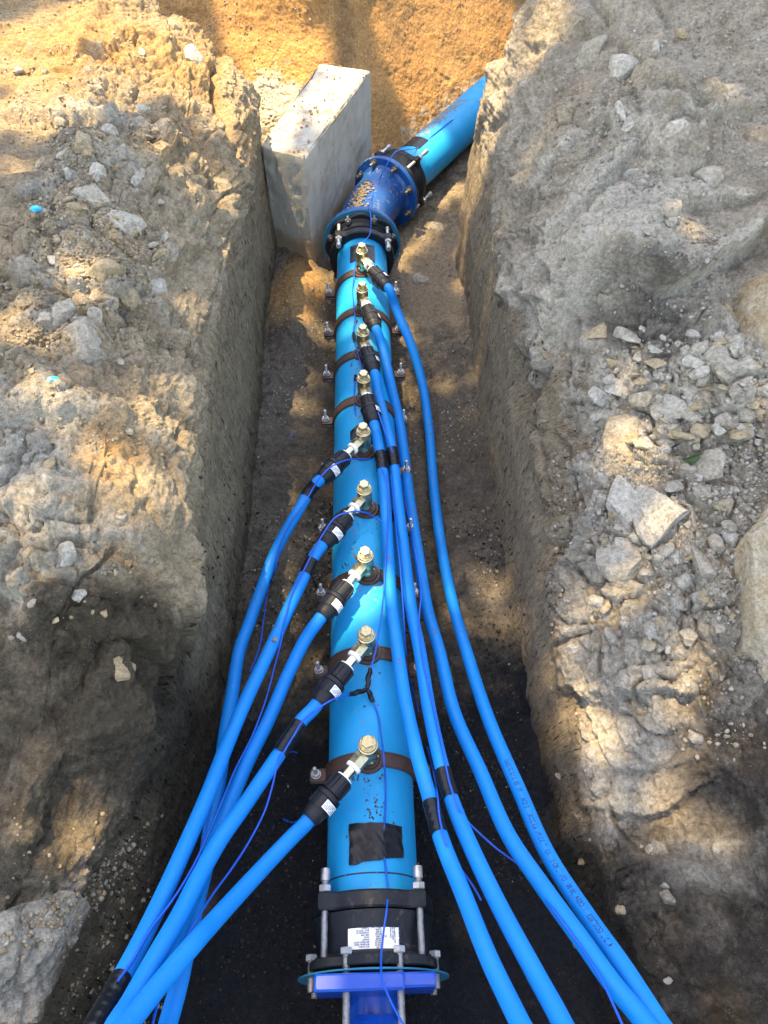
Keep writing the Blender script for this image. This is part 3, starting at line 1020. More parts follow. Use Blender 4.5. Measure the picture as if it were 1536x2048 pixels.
HERO = [
    # px, py, w, h, flatness, material, name, label
    (1535, 1200, 200, 420, .45, 'rock2', 'boulder', 'huge flat-faced pale boulder slab at the right edge, largest of all on the right bank'),
    (1500, 628, 165, 185, .7, 'rock2', 'boulder', 'rounded pale boulder at the right edge above the chalky rubble heap'),
    (1318, 1020, 105, 150, .6, 'rock', 'rock', 'tall tan rock with a sunlit lower side, in the middle of the right rubble'),
    (1252, 1010, 90, 120, .6, 'rock', 'rock', 'dark-topped blocky rock directly left of the tall tan sunlit rock'),
    (1248, 1110, 100, 85, .6, 'rock', 'rock', 'jagged grey rock with an undercut edge below the dark-topped blocky rock'),
    (1238, 890, 90, 85, .7, 'rock2', 'rock', 'cracked cream clod glowing in a spot of sun on the right bank'),
    (1408, 940, 80, 62, .5, 'rock', 'rock', 'grey wedge-shaped rock right of and above the tall tan sunlit rock'),
    (1356, 812, 50, 66, .7, 'rock', 'rock', 'upright rounded grey stone, right one of the touching pair below the heap'),
    (1322, 816, 44, 46, .7, 'rock', 'rock', 'small rounded grey stone, left one of the touching pair below the rubble heap'),
    (1240, 838, 62, 32, .5, 'rock', 'rock', 'long smooth olive-grey stone lying just above the sunlit cream clod'),
    (1384, 778, 36, 60, .6, 'rock', 'rock', 'narrow upright grey stone at the foot of the rubble heap'),
    (1455, 752, 66, 46, .7, 'rock', 'rock', 'angular pale stone on the right of the rubble heap'),
    (1430, 715, 70, 56, .7, 'rock', 'rock', 'biggest angular pale stone on top of the rubble heap'),
    (1494, 742, 56, 60, .7, 'rock', 'rock', 'blocky grey stone between the rubble heap and the right edge'),
    (1310, 780, 44, 36, .7, 'rock', 'rock', 'round grey stone at the lower left end of the rubble heap'),
    (1512, 826, 52, 28, .5, 'rock', 'rock', 'flat whitish stone at the right edge under the rubble heap'),
    (1396, 1130, 42, 84, .6, 'rock', 'rock', 'tall narrow grey stone below the stone cluster near the huge slab'),
    (1370, 1094, 30, 60, .6, 'rock', 'rock', 'slim leaning grey stone left of the tall narrow stone'),
    (1420, 1060, 36, 40, .7, 'rock', 'rock', 'small round grey stone in the cluster left of the huge slab'),
    (1460, 1075, 44, 46, .7, 'rock', 'rock', 'dark bluish stone touching the left face of the huge slab'),
    (1362, 1168, 64, 40, .6, 'rock', 'rock', 'grey angular stone below the slim leaning stone'),
    (1396, 1196, 36, 34, .7, 'rock', 'rock', 'pale rounded stone under the tall narrow stone'),
    (1405, 990, 40, 34, .7, 'rock', 'rock', 'small dark grey stone beneath the wedge-shaped rock'),
    (1450, 1005, 40, 30, .7, 'rock2', 'rock', 'brownish stone above the huge slab corner'),
    (1345, 258, 62, 46, .6, 'rock', 'rock', 'angular grey rock half sunk in dust on the upper right bank'),
    (1462, 180, 100, 42, .6, 'rock', 'rock', 'long pointed pale rock near the top right corner'),
    (1415, 355, 68, 42, .5, 'rock', 'rock', 'flat pale stone on the upper right bank, below the half sunk angular rock'),
    (1180, 105, 80, 66, .7, 'rock', 'rock', 'lumpy grey clod at the top of the right bank, leftmost of the top pair'),
    (1240, 140, 60, 66, .7, 'rock', 'rock', 'lumpy grey clod at the top of the right bank, rightmost of the top pair'),
    (1362, 66, 32, 38, .7, 'rock2', 'rock', 'small tan block near the top edge of the right bank'),
    (1312, 92, 26, 32, .7, 'rock', 'rock', 'small pale block left of the tan block near the top edge'),
    (1242, 225, 16, 74, .8, 'rock', 'rock', 'thin stick-like stone sliver standing on the upper right bank'),
    (1262, 250, 40, 34, .6, 'rock', 'rock', 'small pale stone right beside the stick-like sliver'),
    (1260, 356, 44, 30, .7, 'rock', 'rock', 'pale lump in the small group at mid height of the right bank'),
    (1284, 366, 34, 26, .7, 'rock', 'rock', 'smaller pale lump touching the mid height group on the right bank'),
    (1378, 436, 56, 36, .7, 'rock', 'rock', 'cracked pale stone left of the big overhang on the right bank'),
    (1340, 440, 30, 26, .7, 'rock', 'rock', 'little pale stone next to the cracked pale stone'),
    (1382, 1475, 34, 32, .8, 'rock', 'rock', 'single whitish round stone low on the right bank below the huge slab'),
    (1320, 1690, 56, 52, .7, 'rock', 'rock', 'rounded pale stone low on the right bank above the small white chip'),
    (1326, 1772, 26, 20, .6, 'rock', 'rock', 'small bright white chip low on the right bank'),
    (1328, 1796, 44, 34, .7, 'rock', 'rock', 'dark grey stone just under the small bright white chip'),
    (1145, 1248, 20, 20, .8, 'rock', 'rock', 'tiny pale round stone at the right cut edge in the lower half'),
    (1148, 1302, 30, 28, .8, 'rock', 'rock', 'small grey round stone at the right cut edge, below the tiny pale one'),
    (1240, 1365, 44, 44, .8, 'rock', 'rock', 'grey lump beneath the rubble field, left of the huge slab foot'),
    (1300, 1350, 40, 50, .8, 'rock', 'rock', 'pale tall lump beneath the rubble field, left of the huge slab foot'),
    # left bank
    (176, 700, 104, 110, .28, 'rock', 'rock', 'large flat smooth grey slab leaning on the left bank, half in the sun'),
    (150, 545, 100, 30, .6, 'rock2', 'rock', 'long tan stone topmost of the sunlit cracked pile on the left bank'),
    (205, 552, 62, 52, .7, 'rock2', 'rock', 'cracked tan clod at the right of the sunlit pile on the left bank'),
    (132, 582, 44, 46, .7, 'rock2', 'rock', 'tan clod leaning out of the left end of the sunlit pile'),
    (158, 596, 50, 42, .8, 'rock2', 'rock', 'rounded tan clod with black gaps round it, middle of the sunlit pile'),
    (205, 600, 60, 44, .8, 'rock2', 'rock', 'broad tan clod at the foot of the sunlit pile'),
    (254, 604, 46, 42, .8, 'rock2', 'rock', 'round clod at the right end of the sunlit pile'),
    (130, 634, 60, 66, .6, 'rock', 'rock', 'grey blocky stone just below the sunlit pile, left of the upright block'),
    (188, 640, 36, 40, .8, 'rock', 'rock', 'square grey block directly above the large flat slab'),
    (95, 645, 38, 38, .8, 'rock', 'rock', 'round brown clod at the left of the blocky stone below the sunlit pile'),
    (310, 575, 90, 66, .6, 'rock', 'rock', 'large half-buried grey clod right of the sunlit pile'),
    (262, 460, 76, 66, .7, 'rock', 'rock', 'big pointed grey rock in the middle of the left bank'),
    (188, 395, 90, 62, .5, 'rock', 'rock', 'broad flat grey rock in the upper rubble of the left bank'),
    (180, 288, 62, 46, .5, 'rock2', 'rock', 'smooth tan flat stone in the upper rubble of the left bank'),
    (224, 268, 48, 34, .6, 'rock', 'rock', 'smooth grey stone right beside the smooth tan flat stone'),
    (278, 355, 52, 38, .7, 'rock', 'rock', 'rounded grey stone right of the broad flat grey rock'),
    (192, 345, 30, 44, .7, 'rock', 'rock', 'upright grey stone above the broad flat grey rock'),
    (140, 350, 36, 34, .7, 'rock', 'rock', 'squat grey stone left of the upright grey stone'),
    (322, 312, 54, 42, .7, 'rock2', 'rock', 'rounded ochre clod on the crest of the left bank'),
    (290, 222, 34, 26, .8, 'rock', 'rock', 'square pale block high on the left bank'),
    (430, 362, 44, 58, .8, 'rock2', 'rock', 'pale rock stuck in a dark crack at the edge of the left cut face'),
    (90, 142, 26, 20, .8, 'rock2', 'rock', 'small clod with a hole beside it near the top left corner'),
    (350, 55, 30, 34, .8, 'rock2', 'rock', 'brown clod wedged in the crack at the top of the left bank'),
    (385, 110, 40, 44, .8, 'rock', 'rock', 'dark clod below the clod wedged in the top crack'),
    (135, 1128, 54, 66, .5, 'rock', 'rock', 'pale flat stone standing at the edge of the dark patch on the left bank'),
    (150, 1190, 44, 26, .6, 'rock', 'rock', 'small flat pale stone just below the standing pale flat stone'),
    (240, 1335, 50, 50, .9, 'rock2', 'rock', 'pale crusty lump hanging at the lower left bank edge'),
    (40, 1270, 30, 24, .8, 'rock', 'rock', 'little pale clod on the brown smooth soil at the left edge'),
    (90, 960, 28, 24, .8, 'rock', 'rock', 'little round grey stone among the crumbs at the left edge'),
    (85, 1048, 40, 26, .6, 'rock2', 'rock', 'sunlit disc-shaped stone on the lower left bank'),
    (145, 1886, 34, 22, .7, 'rock', 'rock', 'small flat pale pebble on the gravelly shoulder at the lower left'),
    # floor
    (868, 458, 46, 26, .4, 'rock', 'rock', 'flat stone lying on the trench floor right of the bolted elbow'),
    (845, 556, 40, 26, .5, 'rock', 'rock', 'faint grey stone on the trench floor between flange and right wall'),
]
hobj = []
for i, (px, py, wd, hg, fl, mt, nm, lab) in enumerate(HERO):
    loc, nor, _ = hit(px, py)
    u = px_size(px, py, loc)
    w_, h_ = wd * u, hg * u * 1.12
    big = max(wd, hg) > 140
    me = rock_mesh(nm, 500 + i, (w_ * .56, h_ * .56, min(w_, h_) * (.30 + .35 * fl)), M[mt], 6 if big else 5 if max(wd, hg) > 80 else 4, 9 if big else 11, .085 if big else .07)
    o = bpy.data.objects.new(nm, me)
    COL.objects.link(o)
    nz = (nor * .7 + Vector((0, -.25, .8)) * .5).normalized()
    o.matrix_world = axis_m(loc - nor * min(w_, h_) * .17, nz, (0, 1, 0)) @ Matrix.Rotation(random.uniform(-.3, .3) + math.pi / 2, 4, 'Z')
    tagset(o, lab, 'boulder' if nm == 'boulder' else 'rock')
    hobj.append(o)

# scattered countable clods on both banks
zones = [
    ((1200, 1530), (660, 900), 260, (18, 58), 'small grey clod in the chalky rubble on the right bank', 'clods in the right rubble heap'),
    ((1180, 1470), (880, 1300), 170, (14, 46), 'small stone among the loose rubble in the middle of the right bank', 'stones in the middle right rubble'),
    ((1080, 1536), (1400, 2040), 40, (8, 26), 'small stone on the dark lower part of the right bank', 'stones on the lower right bank'),
    ((1080, 1536), (30, 640), 36, (10, 30), 'small clod on the dusty upper part of the right bank', 'clods on the upper right bank'),
    ((60, 330), (230, 560), 90, (12, 36), 'small clod in the upper rubble on the left bank', 'clods in the upper left rubble'),
    ((0, 290), (560, 1240), 90, (10, 32), 'small clod on the middle of the left bank', 'clods on the middle left bank'),
    ((0, 330), (1300, 2040), 18, (7, 18), 'small pale stone on the lower left bank', 'stones on the lower left bank'),
    ((0, 420), (0, 230), 26, (8, 26), 'small clod on the sunlit top of the left bank', 'clods on the left bank top'),
    ((480, 660), (10, 240), 30, (8, 18), 'small pale cobble on the gravelly far slope', 'cobbles on the far slope'),
]
meshes = {mt: [rock_mesh('clod', 900 + k + (50 if mt == 'rock2' else 0), (1, .8, .62), M[mt], 4, 11, .07) for k in range(8)] for mt in ('rock', 'rock2')}
MARKS = [(176, 700, 'large flat grey slab'), (170, 570, 'sunlit cracked pile'), (262, 460, 'big pointed grey rock'), (188, 395, 'broad flat grey rock'),
         (74, 417, 'blue plastic scrap'), (104, 758, 'small blue cap'), (430, 362, 'rock stuck in the crack'), (180, 288, 'smooth tan flat stone'),
         (135, 1128, 'standing pale flat stone'), (85, 1048, 'sunlit disc-shaped stone'), (240, 1345, 'crusty lump at the bank edge'), (290, 222, 'square pale block'),
         (90, 142, 'clod with a hole beside it'), (350, 55, 'clod wedged in the top crack'), (145, 1886, 'small flat pale pebble'), (580, 200, 'concrete block corner'),
         (1480, 1200, 'huge boulder slab'), (1480, 625, 'rounded pale boulder'), (1318, 1020, 'tall tan rock'), (1238, 890, 'sunlit cream clod'), (1340, 815, 'touching stone pair'),
         (1382, 905, 'green leaf on the rubble'), (1248, 1110, 'jagged undercut rock'), (1396, 1130, 'tall narrow grey stone'), (1382, 1475, 'single whitish round stone'),
         (1326, 1772, 'bright white chip'), (1345, 258, 'half sunk angular rock'), (1242, 225, 'stick-like sliver'), (1462, 180, 'long pointed rock'), (1210, 120, 'top pair of lumpy clods'),
         (1378, 436, 'cracked pale stone'), (1455, 752, 'angular pale heap stone'), (1494, 742, 'blocky grey edge stone'), (1384, 778, 'narrow upright stone'), (1310, 780, 'round stone at the heap foot'), (1512, 826, 'flat whitish stone'), (1408, 940, 'grey wedge-shaped rock'), (1252, 1010, 'dark-topped blocky rock'), (1460, 1075, 'dark bluish stone'), (1370, 1094, 'slim leaning stone'), (1240, 1365, 'grey lump left of the slab foot'), (1430, 715, 'biggest angular rubble stone')]
DIRS = ['right of', 'above right of', 'above', 'above left of', 'left of', 'below left of', 'below', 'below right of']
used = set()
cand = []
for (x0, x1), (y0, y1), cnt, (s0, s1), lab, grp in zones:
    for _ in range(cnt):
        px, py = random.uniform(x0, x1), random.uniform(y0, y1)
        loc, nor, ob = hit(px, py)
        if ob is None or ob.name not in SOIL or nor.z < .25:
            continue
        spx = s0 + (s1 - s0) * random.random()**2.2
        s_ = spx * px_size(px, py, loc) * .5
        warm = random.random() < (.7 if x1 < 700 else .25)
        sc = (s_ * random.uniform(.8, 1.3), s_ * random.uniform(.8, 1.2), s_ * random.uniform(.6, 1.1))
        me = random.choice(meshes['rock2' if warm else 'rock'])
        rot = (random.uniform(-.5, .5), random.uniform(-.5, .5), random.uniform(0, 6.28))
        mx_, my_, mn_ = min(MARKS, key=lambda q: (q[0] - px)**2 + (q[1] - py)**2)
        dd_ = math.hypot(px - mx_, py - my_)
        di_ = DIRS[int(round(math.atan2(my_ - py, px - mx_) / (math.pi / 4))) % 8]
        size = 'tiny' if spx < 12 else 'small' if spx < 20 else 'fist-sized'
        shp = 'flat' if sc[2] < .68 * sc[0] else 'long' if sc[0] > 1.3 * sc[1] else 'round'
        lb = '%s %s %s clod %s%s the %s' % (size, shp, 'tan' if warm else 'grey', 'close ' if dd_ < 60 else 'far ' if dd_ > 130 else '', di_, mn_)
        if lb in used:
            continue
        used.add(lb)
        cand.append((spx * (1.5 if 650 < py < 1300 and px > 1150 else 1.0), me, loc + nor * s_ * random.uniform(.0, .3), rot, sc, lb, grp))
cand.sort(key=lambda q: -q[0])
for _, me, lo_, rot, sc, lb, grp in cand[:296]:
    o = bpy.data.objects.new('clod', me)
    COL.objects.link(o)
    o.location = lo_
    o.rotation_euler = rot
    o.scale = sc
    tagset(o, lb, 'clod', grp)


# loose gravel and crumbs: uncountable
def gravel(name, n, areas, smin, smax, mat, label, tone=1.0):
    v0, f0 = ICO[1]
    pts = []
    tries = 0
    while len(pts) < n and tries < n * 3:
        tries += 1
        (x0, x1), (y0, y1) = random.choice(areas)
        px, py = random.uniform(x0, x1), random.uniform(y0, y1)
        loc, nor, ob = hit(px, py)
        if ob is None or ob.name not in SOIL:
            continue
        if px < 420 and 1150 < py < 1870 - .76 * px and random.random() > .04:
            continue
        if px > 1050 and py > 1350 and random.random() > .25:
            continue
        if vn(np.array([[loc.x, loc.y, loc.z]]) * 6, 77)[0] < random.uniform(-.5, .6):
            continue
        if nor.z < .2 and random.random() > .05:
            continue
        pts.append((loc[:], nor[:]))
    k = len(pts)
    L = np.array([p[0] for p in pts])
    s = smin + (smax - smin) * RNG.random(k)**3.2
    base = v0[None] * RNG.uniform(.65, 1.25, (k, len(v0), 1)) * RNG.uniform(.6, 1.2, (k, 1, 3)) * s[:, None, None]
    V_ = base + L[:, None, :] + np.array([p[1] for p in pts])[:, None, :] * (s * .25)[:, None, None]
    F_ = (np.array(f0)[None] + (np.arange(k) * len(v0))[:, None, None]).reshape(-1, 3)
    me = bpy.data.meshes.new(name)
    me.vertices.add(V_.shape[0] * V_.shape[1])
    me.vertices.foreach_set('co', V_.astype(np.float32).ravel())
    me.loops.add(F_.size)
    me.loops.foreach_set('vertex_index', F_.astype(np.int32).ravel())
    me.polygons.add(len(F_))
    me.polygons.foreach_set('loop_start', np.arange(0, F_.size, 3, dtype=np.int32))
    me.update(calc_edges=True)
    at = me.color_attributes.new('soil', 'FLOAT_COLOR', 'POINT')
    c_ = np.ones((k, len(v0), 4), np.float32)
    c_[:, :, 0] = (RNG.random(k) * .5 + (.5 if tone < 1 else 0))[:, None]
    c_[:, :, 1] = (RNG.random(k) * .9 * tone)[:, None]
    c_[:, :, 2] = (RNG.random(k) * .5 * tone)[:, None]
    at.data.foreach_set('color', c_.ravel())
    me.materials.append(mat)
    o = bpy.data.objects.new(name, me)
    COL.objects.link(o)
    tagset(o, label, 'gravel', kind='stuff')


A_R = [((1100, 1536), (0, 640)), ((1180, 1536), (680, 1250)), ((1180, 1536), (680, 1250)), ((1100, 1536), (900, 1500)), ((1150, 1500), (1350, 1700))]
A_L = [((0, 400), (0, 700)), ((60, 330), (250, 700)), ((0, 330), (600, 1300)), ((0, 330), (1600, 2048))]
A_F = [((500, 700), (540, 1300)), ((780, 1000), (420, 1200)), ((400, 700), (0, 260))]
A_D = [((400, 700), (900, 2048)), ((780, 1050), (1000, 2048)), ((780, 1150), (1500, 2048))]
gravel('gravel', 7500, A_R, .0012, .0075, M['rock'], 'loose grey gravel and crumbs strewn over the right bank')
gravel('gravel', 6500, A_L, .0012, .0065, M['rock2'], 'loose tan crumbs strewn over the left bank')
gravel('gravel', 3000, A_F, .0012, .0060, M['rock'], 'loose pale grit on the far trench floor and far slope')
gravel('gravel', 260, A_D, .001, .0040, M['rock'], 'sparse pale grit specks on the dark near floor')
gravel('gravel', 6500, A_D, .0014, .0055, M['floor'], 'dark crumbs covering the near trench floor', .32)

# ------------------------------------------------------------------ thrust block
zt = .33
fl_, fr_, br_, bl_ = P(522, 290, zt), P(612, 315, zt), P(741, 140, zt), P(640, 125, zt)
import bmesh
bm = bmesh.new()
nxy = [fl_, fr_, br_, bl_]
top = [bm.verts.new((p.x, p.y, zt)) for p in nxy]
bot = [bm.verts.new((p.x, p.y, -.26)) for p in nxy]
bm.faces.new(top)
bm.faces.new(bot[::-1])
for i in range(4):
    bm.faces.new((top[i], bot[i], bot[(i + 1) % 4], top[(i + 1) % 4]))
bmesh.ops.recalc_face_normals(bm, faces=bm.faces)
bmesh.ops.bevel(bm, geom=[e for e in bm.edges], offset=.012, segments=3, affect='EDGES', profile=.6)
bmesh.ops.triangulate(bm, faces=bm.faces)
for _ in range(5):
    bmesh.ops.subdivide_edges(bm, edges=[e for e in bm.edges if e.calc_length() > .016], cuts=1, use_grid_fill=True)
v_ = np.array([x.co[:] for x in bm.verts])
bm.normal_update()
nv = np.array([x.normal[:] for x in bm.verts])
dd = .006 * fbm(v_, 5, 3, 401) - .012 * sstep(.45, .8, fbm(v_, 16, 2, 415)) * (np.abs(nv).max(1) < .93) + .0012 * fbm(v_, 60, 3, 405) - .006 * sstep(.55, .75, vn(v_ * 45, 409) + .0)
dd += .006 * ridged(v_ * np.array([1.5, 1.5, .7]), 3, 2, 411) * (np.abs(nv[:, 2]) < .5)
for x, q, n1 in zip(bm.verts, dd, nv):
    x.co += Vector(n1) * float(q)
me = bpy.data.meshes.new('block')
org = Vector((-.25, 3.3, -.15))
bmesh.ops.translate(bm, verts=bm.verts, vec=-org)
bm.to_mesh(me)
bm.free()
me.materials.append(M['concrete'])
me.polygons.foreach_set('use_smooth', [True] * len(me.polygons))
o = bpy.data.objects.new('thrust_block', me)
COL.objects.link(o)
o.location = org
blk = o
tagset(o, 'grey cast concrete thrust block with a dirt-strewn top behind the blue elbow', 'concrete block')

_cm = []
_rr = random.Random(21)
_v1, _f1 = ICO[1]
_V, _Fc = [], []
for _ in range(420):
    a_, b_q = _rr.random(), _rr.random()
    p_ = (fl_ * (1 - a_) + fr_ * a_) * (1 - b_q) + (bl_ * (1 - a_) + br_ * a_) * b_q
    if vn(np.array([[p_.x * 12, p_.y * 12, 1.]]))[0] < _rr.uniform(-.4, .5):
        continue
    s_ = .0012 + .0065 * _rr.random()**3
    o_ = len(_V)
    _V += [(q[0] * s_ * _rr.uniform(.6, 1.3) + p_.x - org.x, q[1] * s_ * _rr.uniform(.6, 1.3) + p_.y - org.y, q[2] * s_ * .7 + .333 - org.z) for q in _v1]
    _Fc += [tuple(i + o_ for i in f) for f in _f1]
_me = bpy.data.meshes.new('soil_crumbs')
_me.from_pydata(_V, [], _Fc)
_me.materials.append(M['rock2'])
_o = bpy.data.objects.new('soil_crumbs', _me)
COL.objects.link(_o)
_o.parent = blk
_o['kind'] = 'stuff'

# ------------------------------------------------------------------ main pipe
X0 = -.065
RP = .100


def cyl_y(r, y0, y1, n=64, rings=2):
    m = MB()
    vs, fs = [], []
    for i in range(rings + 1):
        y = y0 + (y1 - y0) * i / rings
        for k in range(n):
            a = 2 * math.pi * k / n
            vs.append((r * math.cos(a), y, r * math.sin(a)))
    for i in range(rings):
        for k in range(n):
            k2 = (k + 1) % n
            fs.append((i * n + k, (i + 1) * n + k, (i + 1) * n + k2, i * n + k2))
    m.add(vs, fs)
    return m


def wrap_patch(x0, x1, y0, y1, r, seed, corner=(0, 0, 0, 0), n=26, wr=.0011):
    """tape sheet wrapped on the pipe: x arc length, y along; corner = per corner y offsets"""
    xs_ = np.linspace(x0, x1, n)
    ts = np.linspace(0, 1, n)
    vs = []
    for i, x in enumerate(xs_):
        f = i / (n - 1)
        ya = y0 + corner[0] * (1 - f) + corner[1] * f + .0018 * vn(np.array([[x * 60, seed, 0.]]))[0]
        yb = y1 + corner[2] * (1 - f) + corner[3] * f + .0018 * vn(np.array([[x * 60, seed, 9.]]))[0]
        for t in ts:
            y = ya + (yb - ya) * t
            rr = r + .0009 + wr * (1 + vn(np.array([[x * 45 + seed, y * 45, 3.]]))[0]) + wr * .8 * (1 - abs(vn(np.array([[x * 80 + y * 50, y * 30, seed]]))[0]) * 2) * .5
            a = math.pi / 2 - x / r
            vs.append((rr * math.cos(a), y, rr * math.sin(a)))
    m = MB()
    fs = [(i * n + j, i * n + j + 1, (i + 1) * n + j + 1, (i + 1) * n + j) for i in range(n - 1) for j in range(n - 1)]
    m.add(vs, fs)
    # thin skirt so the sheet has an edge
    k = len(vs)
    edge = [i * n for i in range(n)] + [(n - 1) * n + j for j in range(1, n)] + [i * n + n - 1 for i in range(n - 2, -1, -1)] + [j for j in range(n - 2, 0, -1)]
    vs2 = []
    for e in edge:
        v = Vector(vs[e])
        q = math.hypot(v.x, v.z)
        vs2.append((v.x * (r - .0005) / q, v.y, v.z * (r - .0005) / q))
    m.v += [Vector(v) for v in vs2]
    for i in range(len(edge)):
        j = (i + 1) % len(edge)
        m.f.append((edge[i], k + i, k + j, edge[j]))
    return m


def text_mesh(body, size, bold=0.0):
    cu = bpy.data.curves.new('t', 'FONT')
    cu.body = body
    cu.size = size
    cu.offset = bold
    cu.resolution_u = 2
    ob = bpy.data.objects.new('t', cu)
    COL.objects.link(ob)
    bpy.context.view_layer.update()
    me = bpy.data.meshes.new_from_object(ob.evaluated_get(bpy.context.evaluated_depsgraph_get()))
    v = [tuple(x.co) for x in me.vertices]
    f = [tuple(p.vertices) for p in me.polygons]
    bpy.data.objects.remove(ob)
    bpy.data.curves.remove(cu)
    bpy.data.meshes.remove(me)
    return v, f


mp = empty('water_main', (X0, 1.5, 0), 'thick straight light blue water main running up the middle of the trench', 'pipe')


def main_part(m, name, mat):
    return m.build(name, mat, mp, origin=(0, 1.5, 0))


main_part(cyl_y(RP, .29, 2.76, 96, 60), 'pipe_body', M['pipe'])
py0 = P(745, 1745, .1).y
m = MB()
for a0, a1 in ((.12, .86), (.87, 1.46), (1.47, 2.15), (2.17, 2.95)):
    m.arc_band(RP - .001, RP + .0006, py0 - .0018, py0 + .0018, a0, a1, 20)
main_part(m, 'insertion_mark', M['ink'])
yA, yB = P(750, 1722, .1).y, P(750, 1645, .1).y
tp = main_part(wrap_patch(-.048, .072, yA, yB, RP, 3, (-.006, .01, 0, -.003), 40, .0024), 'tape_patch', M['tape'])
tp['label'] = 'largest black tape patch, near the lower flange'
yA, yB = P(722, 520, .1).y, P(722, 488, .1).y
tp = main_part(wrap_patch(-.045, .052, yA, yB, RP, 5, (-.004, .0, -.006, .0)), 'tape_patch', M['tape'])
yA, yB = P(700, 882, .1).y, P(700, 842, .1).y
tp = main_part(wrap_patch(-.045, .045, yA, yB, RP, 8, (.012, -.02, -.035, .03)), 'tape_patch', M['tape'])


def pipe_text(body, size, x, y, rot, name='handwritten_number'):
    v, f = text_mesh(body, size, .0004)
    c, s = math.cos(rot), math.sin(rot)
    vs = []
    for a, b, _ in v:
        xx = x + a * c - b * s
        yy = y + a * s + b * c
        an = math.pi / 2 - xx / RP
        vs.append(((RP + .0008) * math.cos(an), yy, (RP + .0008) * math.sin(an)))
    m = MB().add(vs, f)
    return main_part(m, name, M['ink'])


pt = P(722, 1553, .095)
pipe_text('13', .022, pt.x - X0, pt.y + .004, math.pi - .2)
pt = P(718, 553, .1)
pipe_text('5', .026, pt.x - X0, pt.y, math.pi)
pt = P(706, 722, .098)
pipe_text('7', .026, pt.x - X0, pt.y, math.pi)
pt = P(716, 640, .1)
pipe_text('6', .022, pt.x - X0, pt.y, math.pi)
pt = P(690, 1120, .09)
pipe_text('11', .022, pt.x - X0, pt.y, math.pi + .4)

# soil crumbs lying on the pipe crown
m = MB()
r_ = random.Random(4)
v1, f1 = ICO[1]
for (px0, px1, pya, pyb, cnt) in ((728, 768, 1540, 1640, 60), (735, 790, 1600, 1640, 20), (715, 800, 1170, 1180, 0), (715, 770, 1035, 1075, 22), (740, 790, 950, 990, 12), (725, 770, 1320, 1420, 14), (690, 760, 1080, 1130, 12), (690, 800, 1640, 1720, 10)):
    for _ in range(cnt):
        px, py = r_.uniform(px0, px1), r_.uniform(pya, pyb)
        q = P(px, py, .095)
        x = q.x - X0
        if abs(x) > .08:
            continue
        an = math.pi / 2 - x / RP
        s_ = .0007 + .0028 * r_.random()**2.5
        m.add([(a[0] * s_ * r_.uniform(.6, 1.4) + (RP + .0005) * math.cos(an), a[1] * s_ * r_.uniform(.6, 1.4) + q.y, a[2] * s_ * .5 + (RP + .0005) * math.sin(an)) for a in v1], f1)
o = main_part(m, 'soil_crumbs', M['floor'])
o['kind'] = 'stuff'

# ------------------------------------------------------------------ saddles and ferrules
SY = [2.496, 2.267, 2.035, 1.813, 1.586, 1.366, 1.143, .911, .640]


def make_saddle():
    root = empty('pipe_saddle')
    b = MB()
    b.arc_band(RP + .0005, RP + .0065, -.0175, .0175, .03, math.pi - .03, 56)
    b.arc_band(RP + .006, RP + .0078, -.0165, -.0135, .06, math.pi - .06, 56)
    b.arc_band(RP + .006, RP + .0078, .0135, .0165, .06, math.pi - .06, 56)
    b.build('upper_band', M['brown'], root)
    MB().arc_band(RP + .0005, RP + .0065, -.0175, .0175, math.pi + .03, 2 * math.pi - .03, 40).build('lower_band', M['brown'], root)
    b = MB()
    T = Matrix.Translation((0, 0, RP - .004))
    b.lathe([(.034, -.004), (.034, .008), (.0325, .0105), (.0285, .0105), (.0275, .0085), (.0255, .0085), (.025, .014), (.0235, .0165), (.020, .0165), (.019, .02), (.017, .02)], T, 48)
    b.build('outlet_boss', M['brown'], root)
    for s in (-1, 1):
        g = MB()
        g.box(.100, .144, -.0155, .0155, .001, .011, b=.003) if s > 0 else g.box(-.144, -.100, -.0155, .0155, .001, .011, b=.003)
        g.box(s * .122 - .022, s * .122 + .022, -.0155, .0155, -.012, -.002, b=.003)
        g.build('lug', M['brown'], root)
        bo = MB()
        prof = [(.0052, -.035)]
        z = -.03
        while z < .052:
            prof += [(.0050, z), (.0044, z + .0010)]
            z += .0020
        prof += [(.0048, .053), (.0035, .055)]
        T = Matrix.Translation((s * .129, 0, 0))
        bo.lathe(prof, T, 16)
        bo.hexa(.0105, -.024, -.0135, T)
        bo = bo.build('clamp_bolt', M['zinc'], root)
        nb = MB()
        nb.lathe([(.012, .0132), (.012, .0152)], T, 20)
        nb.hexa(.0105, .0154, .0245, T, rot=.4 * s)
        nb.build('nut', M['zinc'], bo)
    return root


FH = .060     # outlet height above the pipe crown


